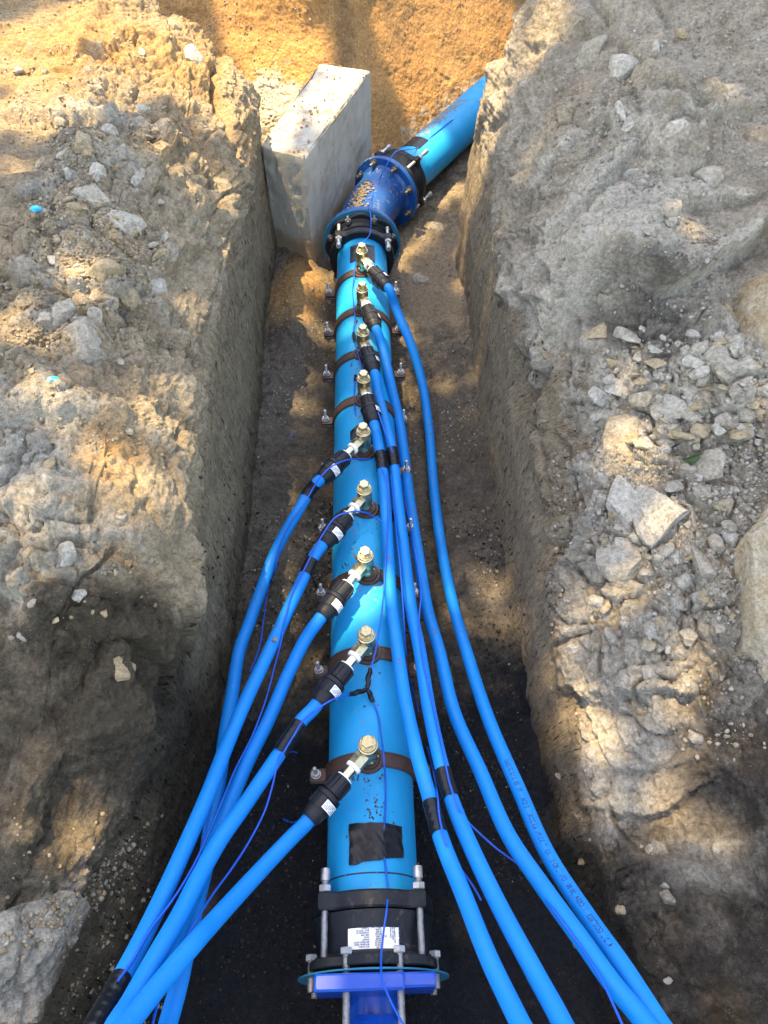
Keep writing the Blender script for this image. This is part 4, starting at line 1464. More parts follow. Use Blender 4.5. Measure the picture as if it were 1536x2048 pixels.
def make_ferrule():
    root = empty('tapping_ferrule')
    b = MB()
    b.lathe([(.0175, .006), (.0175, .018), (.0205, .020), (.0205, .026), (.0185, .030), (.0185, .038), (.0208, .043), (.0208, .078), (.0190, .082), (.0190, .086)], None, 40)
    b.hexa(.0215, .020, .0275)
    X = axis_m((0, 0, FH), (1, 0, 0))
    b.lathe([(.0135, 0), (.0135, .030)], X, 28)
    b.build('valve_body', M['brass'], root)
    h = MB()
    h.hexa(.0180, .016, .0465, X, ch=.06)
    h.build('outlet_hex', M['brass'], root)
    c = MB()
    c.lathe([(.0175, .0855), (.0215, .087), (.0222, .0885), (.0215, .0905), (.0195, .0915), (.0200, .094), (.0185, .0965)], None, 40)
    c.hexa(.0165, .0955, .104)
    c.lathe([(.0142, .103), (.0142, .1055), (.0150, .1065)], None, 32)
    c.hexa(.0148, .106, .1165, rot=.5)
    c.build('cap', M['brass'], root)
    t = MB()
    t.lathe([(.0125, .0462), (.0172, .0465), (.0180, .048), (.0175, .0505), (.0180, .052), (.0172, .0545), (.0120, .055)], X, 26)
    t.build('thread_tape', M['ptfe'], root)
    nn = MB()
    nn.lathe([(.0122, .053), (.0126, .056), (.0126, .098), (.0120, .10)], X, 28)
    nn.build('nipple', M['chrome'], root)
    return root


def make_coupling():
    """local z runs from the nipple end (0) to the pipe end (.112)"""
    root = empty('compression_coupling')
    b = MB()
    b.lathe([(.0155, 0), (.0190, .001), (.0215, .003), (.0235, .034), (.0235, .042), (.0205, .044), (.0205, .060)], None, 36)
    for k in range(8):
        R_ = Matrix.Rotation(k * math.pi / 4, 4, 'Z')
        b.box(.0205, .0262, -.0016, .0016, .006, .040, R_, b=.0006)
    b.build('coupling_body', M['black'], root)
    MB().lathe([(.0150, -.0022), (.0188, -.0020), (.0192, .0004), (.0150, .0006)], None, 30).build('sealing_ring', M['ptfe'], root)
    c = MB()
    c.lathe([(.0215, .046), (.0295, .047), (.0300, .050), (.0300, .056), (.0272, .058), (.0268, .084), (.0250, .086), (.0235, .098), (.0205, .110), (.0185, .112), (.0165, .112)], None, 40)
    for k in range(10):
        R_ = Matrix.Rotation(k * math.pi / 5 + .2, 4, 'Z')
        c.box(.0255, .0293, -.0014, .0014, .058, .084, R_, b=.0005)
    c.build('coupling_nut', M['black'], root)
    # small printed sticker on the nut
    s_ = MB()
    n = 10
    vs = []
    for z in (.060, .080):
        for k in range(n + 1):
            a = math.pi + 2.0 + (k / n - .5) * 1.25
            vs.append((.0300 * math.cos(a), .0300 * math.sin(a), z))
    s_.add(vs, [(k, k + 1, n + 2 + k, n + 1 + k) for k in range(n)])
    st = s_.build('sticker', M['white'], root)
    l_ = MB()
    for j in range(5):
        z = .0625 + j * .0033
        for k in range(8):
            if (k * 7 + j * 3) % 5 == 0:
                continue
            a = math.pi + 2.0 + ((k + .5) / 8 - .5) * 1.1
            da = .05
            l_.add([(.0303 * math.cos(a + x), .0303 * math.sin(a + x), z + y) for x, y in ((-da, 0), (da, 0), (da, .0014), (-da, .0014))], [(0, 1, 2, 3)])
    l_.build('print', M['ink'], st)
    return root


order = ['farthest', 'second farthest', 'third farthest', 'fourth farthest', 'middle', 'fourth nearest', 'third nearest', 'second nearest', 'nearest']
CE = [(775, 575), (752, 658), (748, 745), (748, 848), (637, 962), (640, 1095), (635, 1243), (630, 1412), (615, 1642)]
CL = .178
COUP = []
sad, fer, cou = make_saddle(), make_ferrule(), make_coupling()
ZO = RP - .004 + FH + .006
for i, y in enumerate(SY):
    s_ = sad if i == 0 else copy_tree(sad)
    s_.location = (X0, y, 0)
    s_.rotation_euler = (0, random.uniform(-.03, .03), 0)
    tagset(s_, 'brown clamp saddle round the water main, %s of the nine' % order[i], 'pipe clamp', 'brown saddles along the water main')
    f_ = fer if i == 0 else copy_tree(fer)
    tilt = (.02, .0, -.02, 0, .0, -.05, -.09, .03, .03)[i]
    f_.location = (X0, y, RP + .006)
    O_ = Vector((X0, y, ZO))
    E_ = P(*CE[i], ZO - .008)
    yaw = math.atan2(E_.y - O_.y, E_.x - O_.x)
    f_.rotation_euler = (0, .045, yaw)
    tagset(f_, 'nickel tapping ferrule with hex cap on the main, %s of the nine' % order[i], 'valve', 'tapping ferrules along the water main')
    c_ = cou if i == 0 else copy_tree(cou)
    dr = Vector((math.cos(yaw), math.sin(yaw), -.045)).normalized()
    L_ = max(.16, min(.195, (E_ - O_).length))
    st = O_ + dr * (L_ - .112)
    c_.matrix_world = axis_m(st, dr) @ Matrix.Rotation(random.uniform(-.3, .3), 4, 'Z')
    tagset(c_, 'black ribbed compression coupling on its ferrule outlet, %s of the nine' % order[i], 'pipe coupling', 'black couplings on the ferrules')
    COUP.append((st + dr * .112, dr))

# ------------------------------------------------------------------ service pipes
RS = .0162
SP = [
    # control points (px, py, z) after the coupling
    [(790, 612, .10), (822, 690, .03), (843, 760, -.05), (857, 850, -.10), (868, 980, -.11), (882, 1090, -.09), (905, 1205, -.05), (932, 1300, -.01), (977, 1438, .07), (1036, 1576, .15), (1095, 1708, .22), (1174, 1831, .30), (1247, 1935, .37), (1316, 2043, .44), (1400, 2170, .52)],
    [(763, 690, .125), (782, 770, .075), (800, 850, .02), (819, 997, .0), (838, 1120, .0), (855, 1220, .0), (878, 1300, .03), (908, 1423, .08), (962, 1546, .15), (1016, 1669, .22), (1085, 1772, .28), (1164, 1881, .35), (1223, 1964, .40), (1287, 2043, .45), (1370, 2170, .52)],
    [(757, 790, .125), (772, 850, .115), (785, 905, .11), (795, 997, .10), (808, 1100, .09), (822, 1214, .08), (839, 1300, .10), (859, 1423, .15), (883, 1531, .19), (905, 1605, .21), (942, 1694, .25), (1001, 1817, .32), (1075, 1955, .40), (1120, 2038, .45), (1180, 2170, .52)],
    [(755, 880, .135), (763, 925, .13), (770, 1000, .125), (776, 1100, .12), (783, 1214, .115), (795, 1300, .12), (810, 1400, .15), (832, 1500, .18), (859, 1595, .21), (883, 1679, .24), (928, 1792, .30), (977, 1915, .37), (1036, 2038, .44), (1100, 2170, .52)],
    [(622, 978, .14), (600, 1015, .12), (555, 1095, .07), (520, 1185, .04), (497, 1250, .04), (479, 1300, .05), (464, 1390, .07), (450, 1470, .09), (441, 1545, .11), (424, 1640, .13), (410, 1735, .17), (388, 1825, .22), (357, 1971, .28), (336, 2048, .31), (310, 2150, .36)],
    [(625, 1118, .14), (600, 1170, .13), (567, 1240, .13), (525, 1330, .14), (492, 1400, .16), (455, 1487, .18), (415, 1590, .22), (372, 1690, .27), (322, 1800, .33), (278, 1890, .38), (225, 1990, .44), (170, 2100, .51)],
    [(610, 1280, .13), (578, 1345, .11), (537, 1440, .10), (497, 1520, .12), (462, 1600, .14), (436, 1665, .17), (395, 1770, .22), (345, 1880, .30), (290, 1990, .38), (240, 2090, .45)],
    [(604, 1440, .155), (583, 1470, .16), (558, 1508, .17), (488, 1612, .22), (440, 1680, .26), (395, 1760, .31), (357, 1835, .36), (315, 1908, .41), (263, 2002, .47), (210, 2100, .54)],
    [(590, 1668, .165), (545, 1715, .20), (480, 1785, .27), (430, 1840, .33), (388, 1887, .39), (326, 1960, .45), (268, 2033, .50), (180, 2140, .57)],
]
SLAB = [
    'blue service pipe with printed lettering, outermost of the right bundle, from the farthest coupling',
    'blue service pipe touching the lettered one, third from the main in the right bundle',
    'blue service pipe with two black taped stretches, second from the main in the right bundle',
    'blue service pipe nearest the main in the right bundle, taped twice with black tape',
    'blue service pipe from the middle coupling, closest to the left cut wall',
    'blue service pipe from the fourth nearest coupling, crossing on top, taped at both ends',
    'blue service pipe from the third nearest coupling, passing under the others on the left',
    'blue service pipe from the second nearest coupling with a long black tape below the coupling',
    'blue service pipe from the nearest coupling, lying on top of the left bundle',
]
# (pipe, py range) of tape wraps
TAPES = {2: [(898, 938), (1533, 1604)], 3: [(905, 945), (1597, 1678)], 4: [(965, 1000)], 5: [(1110, 1155), (1955, 2200)], 7: [(1442, 1508)]}
CURVES = []


def proj_py(p):
    d_ = p - Vector(CAM)
    h_ = d_.x * _F[0] + d_.y * _F[1]
    dep = h_ * _c - d_.z * _s
    return 1024 - F_PX * (h_ * _s + d_.z * _c) / dep


for i, ctl in enumerate(SP):
    e_, dr = COUP[i]
    pts = [e_ - dr * .03, e_ + dr * .02] + [P(*c) for c in ctl]
    pts += [pts[-1] + Vector(((pts[-1] - pts[-2]).x * 1.2, -.35, .06)), pts[-1] + Vector(((pts[-1] - pts[-2]).x * 2.2, -1.0, .07))]
    cv = catmull(pts, .010)
    CURVES.append(cv)
    root = empty('service_pipe', cv[0], SLAB[i], 'pipe', 'blue service pipes branching off the main')
    tube_mb(cv, RS, 24).build('pipe_body', M['service'], root, origin=cv[0])
    for k, (a, b) in enumerate(TAPES.get(i, [])):
        seg = [p for p in cv if a <= proj_py(p) <= b]
        if len(seg) < 3:
            continue
        sd = i * 10 + k
        cc = catmull(seg[::2] + [seg[-1]], .003)

        def rf(j, th, sd=sd):
            s1 = j * .003
            q = math.sin(th * 1.0 + s1 * 120 + sd) * .5 + math.sin(th * 3 - s1 * 300 + sd * 2) * .3
            sp = ((th / (2 * math.pi) + s1 / .018 + sd * .3) % 1.0)
            return RS + .0010 + .0009 * q * .6 + .0010 * sp
        tube_mb(cc, RS, 40, rf).build('tape_wrap', M['tape'], root, origin=cv[0])

# lettering along the outermost right pipe (upside down for the viewer, as in the photo)
cv = CURVES[0]
fr = frames(cv)
acc = [0]
for a, b in zip(cv[:-1], cv[1:]):
    acc.append(acc[-1] + (b - a).length)
idx0 = min(range(len(cv)), key=lambda k: abs(proj_py(cv[k]) - 1530))
idx1 = min(range(len(cv)), key=lambda k: abs(proj_py(cv[k]) - 1905))
v, f = text_mesh('41.2 L1GO2T023   V1OS541:30 80   ON 1L 8D E11 A3   T13.2 PN16.S DDR11  E SDR 11 PE 100  S NE SF 32x3', .0155, .0001)
mx = max(a[0] for a in v)
Lp = acc[idx1] - acc[idx0]
vs = []
for a, b, _ in v:
    s_ = acc[idx1] - a / mx * Lp
    k = int(np.clip(np.searchsorted(acc, s_) - 1, 0, len(cv) - 2))
    t = (s_ - acc[k]) / (acc[k + 1] - acc[k])
    p = cv[k].lerp(cv[k + 1], t)
    tt, nn_, bb = fr[k]
    ang = .55 - (b - .006) / RS          # towards the viewer's lower left
    # choose binormal side that faces -x (left in the picture)
    side = bb if bb.x < 0 else -bb
    vs.append(p + (nn_ * math.cos(ang) + side * math.sin(ang)) * (RS + .0004))
pr = [c for c in COL.objects if c.name.startswith('service_pipe')][0]
MB().add(vs, f).build('printed_lettering', M['inkblue'], pr, origin=cv[0])


# ------------------------------------------------------------------ flange adaptors, elbow, second pipe
def stud(m, p0, p1, r, thread=True):
    d_ = Vector(p1) - Vector(p0)
    L_ = d_.length
    prof = []
    z = 0
    while z < L_:
        prof += [(r, z), (r * .86 if thread else r, z + .0011)]
        z += .0024
    prof.append((r * .9, L_))
    m.lathe(prof, axis_m(p0, d_), 16)


def make_adaptor(root, y_f, sgn, tie=((1, 1), (-1, 1), (1, -1), (-1, -1)), tie_len=.20, body=.115, th0=math.pi / 4):
    """flange plane at y_f, the adaptor body extends in direction sgn along y; axis = y through the root"""
    def Y(t):
        return y_f + sgn * t
    A = axis_m((0, y_f, 0), (0, sgn, 0))
    b = MB()
    b.lathe([(.085, .02), (.132, .02), (.132, .028), (.122, .034), (.1205, body * .55), (.124, body * .62), (.128, body - .018), (.131, body - .012), (.112, body - .010)], A, 64)
    ab = b.build('adaptor_body', M['iron'], root)
    b = MB()
    n = 96
    prof = []
    # gland ring with four ears
    vs, fs = [], []
    zz = [(body - .008, 0.), (body - .004, .004), (body + .022, .004), (body + .026, .0)]
    for z, o_ in zz:
        for k in range(n):
            a = 2 * math.pi * k / n
            ear = max(0, math.cos(4 * (a - th0)))**10
            r = .130 + .026 * ear + o_ - .004
            vs.append((r * math.cos(a), r * math.sin(a), z))
    for z in (body + .026, body - .008):
        for k in range(n):
            a = 2 * math.pi * k / n
            vs.append((.1035 * math.cos(a), .1035 * math.sin(a), z))
    for i in range(5):
        for k in range(n):
            k2 = (k + 1) % n
            fs.append((i * n + k, i * n + k2, (i + 1) * n + k2, (i + 1) * n + k))
    for k in range(n):
        k2 = (k + 1) % n
        fs.append((5 * n + k, 5 * n + k2, k2, k))
    b.add(vs, fs, A)
    b.build('gland_ring', M['iron'], root)
    b = MB()
    # flange, slightly lobed between bolts
    vs, fs = [], []
    for z, o_ in ((0.004, -.002), (.006, 0), (.020, 0), (.0225, -.003)):
        for k in range(n):
            a = 2 * math.pi * k / n
            r = .146 + .005 * math.cos(8 * a) + o_
            vs.append((r * math.cos(a), r * math.sin(a), z))
    for i in range(3):
        for k in range(n):
            k2 = (k + 1) % n
            fs.append((i * n + k, i * n + k2, (i + 1) * n + k2, (i + 1) * n + k))
    fs.append(tuple(range(n))[::-1])
    fs.append(tuple(3 * n + k for k in range(n)))
    b.add(vs, fs, A)
    b.build('flange', M['iron'], root)
    for k in range(4):
        a = th0 + k * math.pi / 2
        m = MB()
        x, z = .1375 * math.cos(a), .1375 * math.sin(a)
        stud(m, A @ Vector((x, z, .012)), A @ Vector((x, z, .012 + tie_len)), .0072)
        tb = m.build('tie_bolt', M['zinc'], root)
        m = MB()
        T = A @ Matrix.Translation((x, z, 0))
        m.hexa(.0135, body + .027, body + .041, T)
        m.build('nut', M['zinc'], tb)
        m = MB()
        m.lathe([(.0090, tie_len - .008), (.0098, tie_len - .006), (.0098, tie_len + .014), (.0090, tie_len + .016)], T, 20)
        m.build('plastic_cap', M['zinc'], tb)
    return A, ab


# near adaptor
near = empty('flange_adaptor', (X0, .222, 0), 'black bolted flange adaptor with white label at the near end of the main', 'pipe fitting', 'black flange adaptors')
YF1 = .205
A, ab = make_adaptor(near, 0.0, 1, tie_len=.172)
# flange bolts through to the valve
for k in range(8):
    a = math.pi / 8 + k * math.pi / 4
    x, z = .1355 * math.cos(a), .1355 * math.sin(a)
    m = MB()
    stud(m, (x, -.145 if abs(x) < .1 else -.03, z), (x, .03, z), .0075)
    T = axis_m((x, 0, z), (0, 1, 0))
    m.hexa(.0125, .0235, .036, T)
    fb = m.build('flange_bolt', M['zinc'], near)
    m = MB()
    zn = -.100 if abs(x) < .1 else -.094
    m.lathe([(.0165, zn), (.0165, zn + .0025)], T, 20)
    m.hexa(.0130, zn - .0125, zn - .0005, T)
    m.build('nut', M['zinc'], fb)
# the label wrapped on the body
n = 30
R_L = .1235
a0, a1, y0_, y1_ = 1.98, 1.13, .030, .078
lb = MB()
vs = []
for k in range(n + 1):
    a = a0 + (a1 - a0) * k / n
    for y in (y0_, y1_ + .003 * k / n):
        vs.append((R_L * math.cos(a), y, R_L * math.sin(a)))
lb.add(vs, [(2 * k, 2 * k + 1, 2 * k + 3, 2 * k + 2) for k in range(n)])
lbo = lb.build('label', M['white'], near)


def label_text(body, size, u, w_, rot):
    """u 0..1 across (left to right in view), w_ 0..1 up (away from the viewer)"""
    v, f = text_mesh(body, size, .00012)
    c, s = math.cos(rot), math.sin(rot)
    vs = []
    for a, b, _ in v:
        x = a * c - b * s
        y = a * s + b * c
        an = a0 + (a1 - a0) * u - x / R_L
        vs.append(((R_L + .0006) * math.cos(an), y0_ + (y1_ - y0_) * w_ + y, (R_L + .0006) * math.sin(an)))
    m = MB().add(vs, f)
    return m


lt = MB()
rowsL = ['GASKET', 'FLANGE', 'MAX. TEST PN', 'WORKING PN', 'DIM. PIPE', 'DATE', 'RANGE', 'MATERIAL BODY', 'MATERIAL RING', 'BOLTS M16']
rowsR = ['EPDM RUBBER EN681', '1092-2 PN10', '15 BAR', '10 BAR', '200-225', '12-2021 0041', 'DN200', '198-225', 'GGG 50', 'GGG 50', 'A2 8.8']
for k, t in enumerate(rowsL):
    m_ = label_text(t, .0042, .42 - 0, .93 - k * .085, math.pi)
    # right aligned column: shift is fine
    lt.v += m_.v
    o_ = len(lt.v) - len(m_.v)
    lt.f += [tuple(i + o_ for i in q) for q in m_.f]
for k, t in enumerate(rowsR):
    m_ = label_text(t, .0042, .66 if len(t) < 12 else .76, .93 - k * .08, math.pi)
    o_ = len(lt.v)
    lt.v += m_.v
    lt.f += [tuple(i + o_ for i in q) for q in m_.f]
for u, t, sz in ((.955, 'DIMM Coupl', .0085), (.90, 'flange adaptor wide', .0042), (.86, 'water EN 12842', .0042), (.82, 'drinking water', .0042)):
    m_ = label_text(t, sz, u + .03 * (sz > .005), .95, -math.pi / 2)
    o_ = len(lt.v)
    lt.v += m_.v
    lt.f += [tuple(i + o_ for i in q) for q in m_.f]
lt.build('label_text', M['ink'], lbo)

# teal gasket + blue valve below the near adaptor
gk = empty('sealing_gasket', (X0, .217, 0), 'thin teal gasket sheet clamped between near black flange and blue valve flange', 'gasket', 'teal gaskets')
m = MB()
vs, fs = [], []
n = 72
for z, rr in ((.0, .151), (.0, .153), (.0030, .153), (.0030, .08)):
    for k in range(n):
        a = 2 * math.pi * k / n
        lob = 1 + .02 * math.cos(2 * a + .6)
        vs.append((rr * lob * math.cos(a), z, rr * lob * math.sin(a)))
for i in range(3):
    for k in range(n):
        k2 = (k + 1) % n
        fs.append((i * n + k, (i + 1) * n + k, (i + 1) * n + k2, i * n + k2))
fs.append(tuple(range(n)))
m.add(vs, fs)
m.build('gasket_sheet', M['gasket'], gk)

va = empty('gate_valve', (X0, .120, 0), 'bright blue epoxy valve bolted below the near flange at the bottom edge', 'valve')
m = MB()
A = axis_m((0, .094, 0), (0, -1, 0))
m.box(-.112, .060, .062, .092, .045, .150, b=.004)
m.box(.050, .120, .066, .0915, .03, .142, b=.004)
m.lathe([(.052, .0), (.052, .05), (.05, .16), (.06, .2)], A, 48)
m.build('flange_neck', M['valve'], va)
m = MB()
m.box(-.045, .045, -.16, .03, .0, .105, b=.02)
m.lathe([(.040, .10), (.042, .105), (.042, .12), (.028, .125), (.024, .14), (.024, .15)], Matrix.Translation((0, -.05, 0)), 32)
m.build('valve_bonnet', M['valve'], va)
m = MB()
for x in (-.045, .045):
    m.hexa(.010, .10, .112, Matrix.Translation((x * .75, -.005, .004)))
    m.hexa(.010, .10, .112, Matrix.Translation((x * .75, -.10, .004)))
m.build('bonnet_bolt', M['zinc'], va)

# far adaptor
YF2 = 2.83
farad = empty('flange_adaptor', (X0, YF2, 0), 'black bolted flange adaptor at the far end of the straight main, below the elbow', 'pipe fitting', 'black flange adaptors')
make_adaptor(farad, 0.0, -1, tie_len=.155, body=.085, th0=math.pi / 4 - .08)
for k in range(8):
    a = math.pi / 8 + k * math.pi / 4
    x, z = .1355 * math.cos(a), .1355 * math.sin(a)
    m = MB()
    stud(m, (x, -.045, z), (x, .06, z), .0075)
    T = axis_m((x, 0, z), (0, -1, 0))
    m.hexa(.0135, .0235, .036, T)
    m.build('flange_bolt', M['dullbolt'], farad)
gk2 = copy_tree(gk)
gk2.location = (X0, YF2, 0)
gk2.scale = (1.03, 1, 1.03)
tagset(gk2, 'teal gasket disc between the far black flange and the blue elbow flange', 'gasket', 'teal gaskets')

# elbow
BA = math.atan2(.354, .560)
el = empty('pipe_elbow', (X0, YF2, 0), 'dark blue epoxy flanged elbow turning right in front of the concrete block', 'pipe fitting')
T1 = .225
p0 = Vector((0, .006, 0))
pc = Vector((0, T1, 0))
D2 = Vector((math.sin(BA), math.cos(BA), 0))
p2 = pc + D2 * (T1 - .01)
cvp = []
for k in range(25):
    t = k / 24
    cvp.append(p0 * (1 - t)**2 + pc * 2 * t * (1 - t) + p2 * t * t)


def rfe(j, th):
    t = j / 24
    return .109 + .010 * (math.exp(-(t / .08)**2) + math.exp(-((1 - t) / .08)**2))


tube_mb(cvp, .112, 56, rfe).build('elbow_body', M['elbow'], el)
for nm, A in (('near_flange', axis_m((0, .004, 0), (0, 1, 0))), ('far_flange', axis_m(p2 + D2 * .006, -D2))):
    m = MB()
    m.lathe([(.09, 0), (.154, .0005), (.1565, .003), (.1565, .021), (.154, .024), (.125, .0245), (.114, .034)], A, 72)
    m.build('flange', M['elbow'], el)
A = axis_m(p2 + D2 * .006, -D2)
for k in range(8):
    a = math.pi / 8 + k * math.pi / 4
    m = MB()
    x, z = .1355 * math.cos(a), .1355 * math.sin(a)
    T = A @ Matrix.Translation((x, z, 0))
    m.lathe([(.0165, .0248), (.0165, .027)], T, 18)
    m.hexa(.0125, .0275, .038, T)
    m.lathe([(.0072, .036), (.0072, .056), (.006, .058)], T, 14)
    m.build('flange_bolt', M['dullbolt'], el)
# soil left on the elbow crown
m = MB()
r_ = random.Random(9)
for _ in range(260):
    t = r_.betavariate(2, 2) * .75 + .03
    j = min(23, int(t * 24))
    c_ = cvp[j]
    a = r_.gauss(-.22, .17)
    tt = (cvp[j + 1] - cvp[j]).normalized()
    sd = tt.cross(Vector((0, 0, 1)))
    p = c_ + (sd * math.sin(a) + Vector((0, 0, 1)) * math.cos(a)) * .1125 + tt * r_.uniform(-.01, .01)
    s_ = r_.uniform(.002, .007)
    m.add([(q[0] * s_ * r_.uniform(.6, 1.4) + p.x, q[1] * s_ * r_.uniform(.6, 1.4) + p.y, q[2] * s_ * .6 + p.z) for q in v1], f1)
o = m.build('soil_crust', M['rock2'], el, smooth=0)
o['kind'] = 'stuff'

# second adaptor and the turned pipe
base2 = Vector((X0, YF2, 0)) + p2 + D2 * .012
ad3 = empty('flange_adaptor', base2, 'black bolted flange adaptor on the far side of the blue elbow, holding the turned pipe', 'pipe fitting', 'black flange adaptors')
make_adaptor(ad3, 0.0, 1, tie_len=.185, body=.095, th0=math.pi / 4 - .15)
ad3.rotation_euler = (0, 0, -BA)
tpipe = empty('water_main', base2, 'light blue water main beyond the elbow, running off behind the right bank', 'pipe')
cyl_y(RP, .10, 3.2, 72, 40).build('pipe_body', M['pipe'], tpipe)
wrap_patch(-.055, .03, .215, .32, RP, 15, (.0, .01, .0, -.01)).build('tape_patch', M['tape'], tpipe)
m = MB()
for _ in range(520):
    y = r_.uniform(.33, .75)
    x = r_.gauss(-.025, .018)
    an = math.pi / 2 - x / RP
    s_ = r_.uniform(.0012, .0042)
    m.add([(q[0] * s_ * r_.uniform(.6, 1.4) + (RP + .0005) * math.cos(an), q[1] * s_ * r_.uniform(.6, 1.4) + y, q[2] * s_ * .5 + (RP + .0005) * math.sin(an)) for q in v1], f1)
o = m.build('soil_crumbs', M['rock2'], tpipe, smooth=0)
o['kind'] = 'stuff'
tpipe.rotation_euler = (0, 0, -BA)

# ------------------------------------------------------------------ tracer wires
refresh()


def wire(pts, label, r=.0021, tapes=()):
    W = []
    for c in pts:
        if len(c) == 3:
            W.append(P(*c))
        else:
            loc, nor, ob = hit(*c)
            W.append(loc + nor * (r * 1.7))
    cvw = catmull(W, .006)
    root = empty('tracer_wire', cvw[0], label, 'wire', 'thin blue tracer wires')
    tube_mb(cvw, r, 10).build('wire_strand', M['wire'], root, origin=cvw[0])
    for (a, b) in tapes:
        seg = [p for p in cvw if a <= proj_py(p) <= b]
        if len(seg) > 3:
            L_ = len(seg)

            def rf(j, th):
                t = j / max(1, L_ - 1)
                return .0042 + .0022 * math.sin(math.pi * min(1, max(0, t)))**.6 * (1 + .35 * math.sin(th * 3 + j * .9)) + .0010 * math.sin(j * 1.7 + th)
            tube_mb(seg, .006, 14, rf).build('tape_joint', M['tape'], root, origin=cvw[0])
    return root


wire([(905, 240), (870, 268), (838, 292), (812, 300, .16), (790, 305, .20), (768, 340, .16), (757, 365), (744, 395), (738, 415), (742, 440, .19), (741, 462, .165), (728, 486)],
     'blue tracer wire from the turned pipe over the elbow to the farthest ferrule')
wire([(712, 520), (709, 545, .112), (706, 580), (708, 610), (710, 635, .116), (708, 665), (716, 700), (722, 730), (727, 752, .12)],
     'blue tracer wire left of the far ferrules with a black taped knot', tapes=((664, 684),))
wire([(712, 752), (709, 790), (710, 820), (717, 850), (716, 872)], 'short blue tracer wire left of the fourth farthest ferrule', tapes=((748, 762),))
wire([(724, 700, .12), (728, 745, .13), (745, 790, .16), (765, 850, .175), (785, 905, .15)], 'blue tracer wire slanting from the third ferrule to the black tape on the right bundle')
wire([(742, 918, .12), (715, 918, .16), (690, 921, .19), (662, 934, .20), (640, 955, .19), (627, 975, .17), (608, 1008, .145), (585, 1040), (562, 1085), (548, 1140), (543, 1165), (533, 1195, .0), (527, 1240, -.02), (520, 1290, -.02), (500, 1345, .0)],
     'blue tracer wire looping over the middle coupling and following its pipe down')
wire([(768, 1045, .13), (750, 1034, .14), (730, 1025, .17), (705, 1023, .19), (672, 1034, .20), (648, 1065, .20), (630, 1095, .18), (622, 1112, .165), (603, 1150, .15), (585, 1190), (571, 1235), (560, 1280), (550, 1330, .1), (533, 1395, .1), (505, 1470, .12), (470, 1540, .15), (445, 1600, .2), (420, 1660, .24), (385, 1735, .3), (345, 1800, .35), (300, 1860), (262, 1925), (235, 1965)],
     'blue tracer wire looping over the fourth nearest coupling and along the left bundle')
wire([(762, 935, .15), (776, 970, .155), (776, 1040), (772, 1110, .14), (768, 1180, .13), (760, 1250, .14), (749, 1310, .15), (738, 1350, .13), (735, 1378, .125)],
     'blue tracer wire hanging from the tape band to the black taped Y joint', tapes=((1335, 1392),))
wire([(735, 1378, .125), (712, 1386, .14), (688, 1392, .17), (660, 1402, .205), (632, 1420, .21), (604, 1444, .195), (588, 1470, .185), (570, 1500, .19), (556, 1525, .19), (545, 1570, .18), (530, 1620, .18), (500, 1680, .2), (465, 1735, .24), (425, 1790, .29), (395, 1838, .34), (365, 1890, .37), (335, 1950, .40), (312, 2020, .42), (300, 2080, .44)],
     'blue tracer wire from the taped Y joint over the second nearest coupling', tapes=((1370, 1390),))
wire([(735, 1378, .125), (745, 1400, .11), (755, 1430), (763, 1475, .112), (768, 1520, .135), (770, 1570), (769, 1630), (767, 1690), (770, 1735), (775, 1775, .108), (775, 1800, .125), (773, 1825, .145), (769, 1850, .145), (765, 1885, .138), (762, 1920, .160), (765, 1960, .19), (783, 2005, .20), (812, 2060, .21)],
     'blue tracer wire from the taped Y joint down the main, across tape and label', tapes=((1370, 1408),))
wire([(783, 950), (792, 1040), (800, 1130, .14), (806, 1210, .13), (818, 1330), (838, 1420), (855, 1500), (872, 1590), (880, 1640, .255), (892, 1690), (915, 1728, .24), (945, 1770, .22), (962, 1800, .2)],
     'blue tracer wire along the service pipe nearest the main on the right')
wire([(795, 930), (815, 1020), (832, 1110, .12), (842, 1180, .10), (838, 1250, .115), (845, 1320), (862, 1400), (880, 1480), (892, 1540), (905, 1585, .245), (925, 1630, .235), (985, 1690, .2), (1050, 1740, .22), (1105, 1815), (1160, 1890), (1205, 1965, .42), (1245, 2050, .47)],
     'blue tracer wire leaving the taped second right pipe and crossing to the outer pair')
wire([(425, 1600, .16), (412, 1660, .18), (398, 1720, .2), (385, 1790, .23), (372, 1840, .26), (356, 1890, .28), (342, 1930, .3)],
     'blue tracer wire half hidden between the crossing pipes of the left bundle')
wire([(567, 1638, .03), (578, 1644, .06), (592, 1644, .1), (604, 1638, .14)], 'short loose blue wire end left of the nearest coupling', .0018)
wire([(578, 1505, -.10), (585, 1503, -.09), (594, 1506, -.10)], 'tiny loose blue wire offcut on the floor below the black tape', .0016)
wire([(577, 874), (590, 871)], 'tiny blue wire offcut lying on the trench floor near the left wall', .0018)

# ------------------------------------------------------------------ litter and leaves


def leaf(px, py, L_, wd_, rot, label, lift=.01):
    loc, nor, _ = hit(px, py)
    m = MB()
    n = 12
    vs = []
    for i in range(n + 1):
        t = i / n
        w2 = wd_ * math.sin(math.pi * t**.8) * .5
        for k in (-1, -.5, 0, .5, 1):
            vs.append(((t - .5) * L_, k * w2, .12 * L_ * math.sin(math.pi * t) + abs(k) * w2 * .35))
    m.add(vs, [(i * 5 + j, i * 5 + j + 1, (i + 1) * 5 + j + 1, (i + 1) * 5 + j) for i in range(n) for j in range(4)])
    o = m.build('leaf', M['leaf'])
    o.matrix_world = axis_m(loc + nor * lift, nor, (0, 1, 0)) @ Matrix.Rotation(rot, 4, 'Z')
    tagset(o, label, 'leaf')


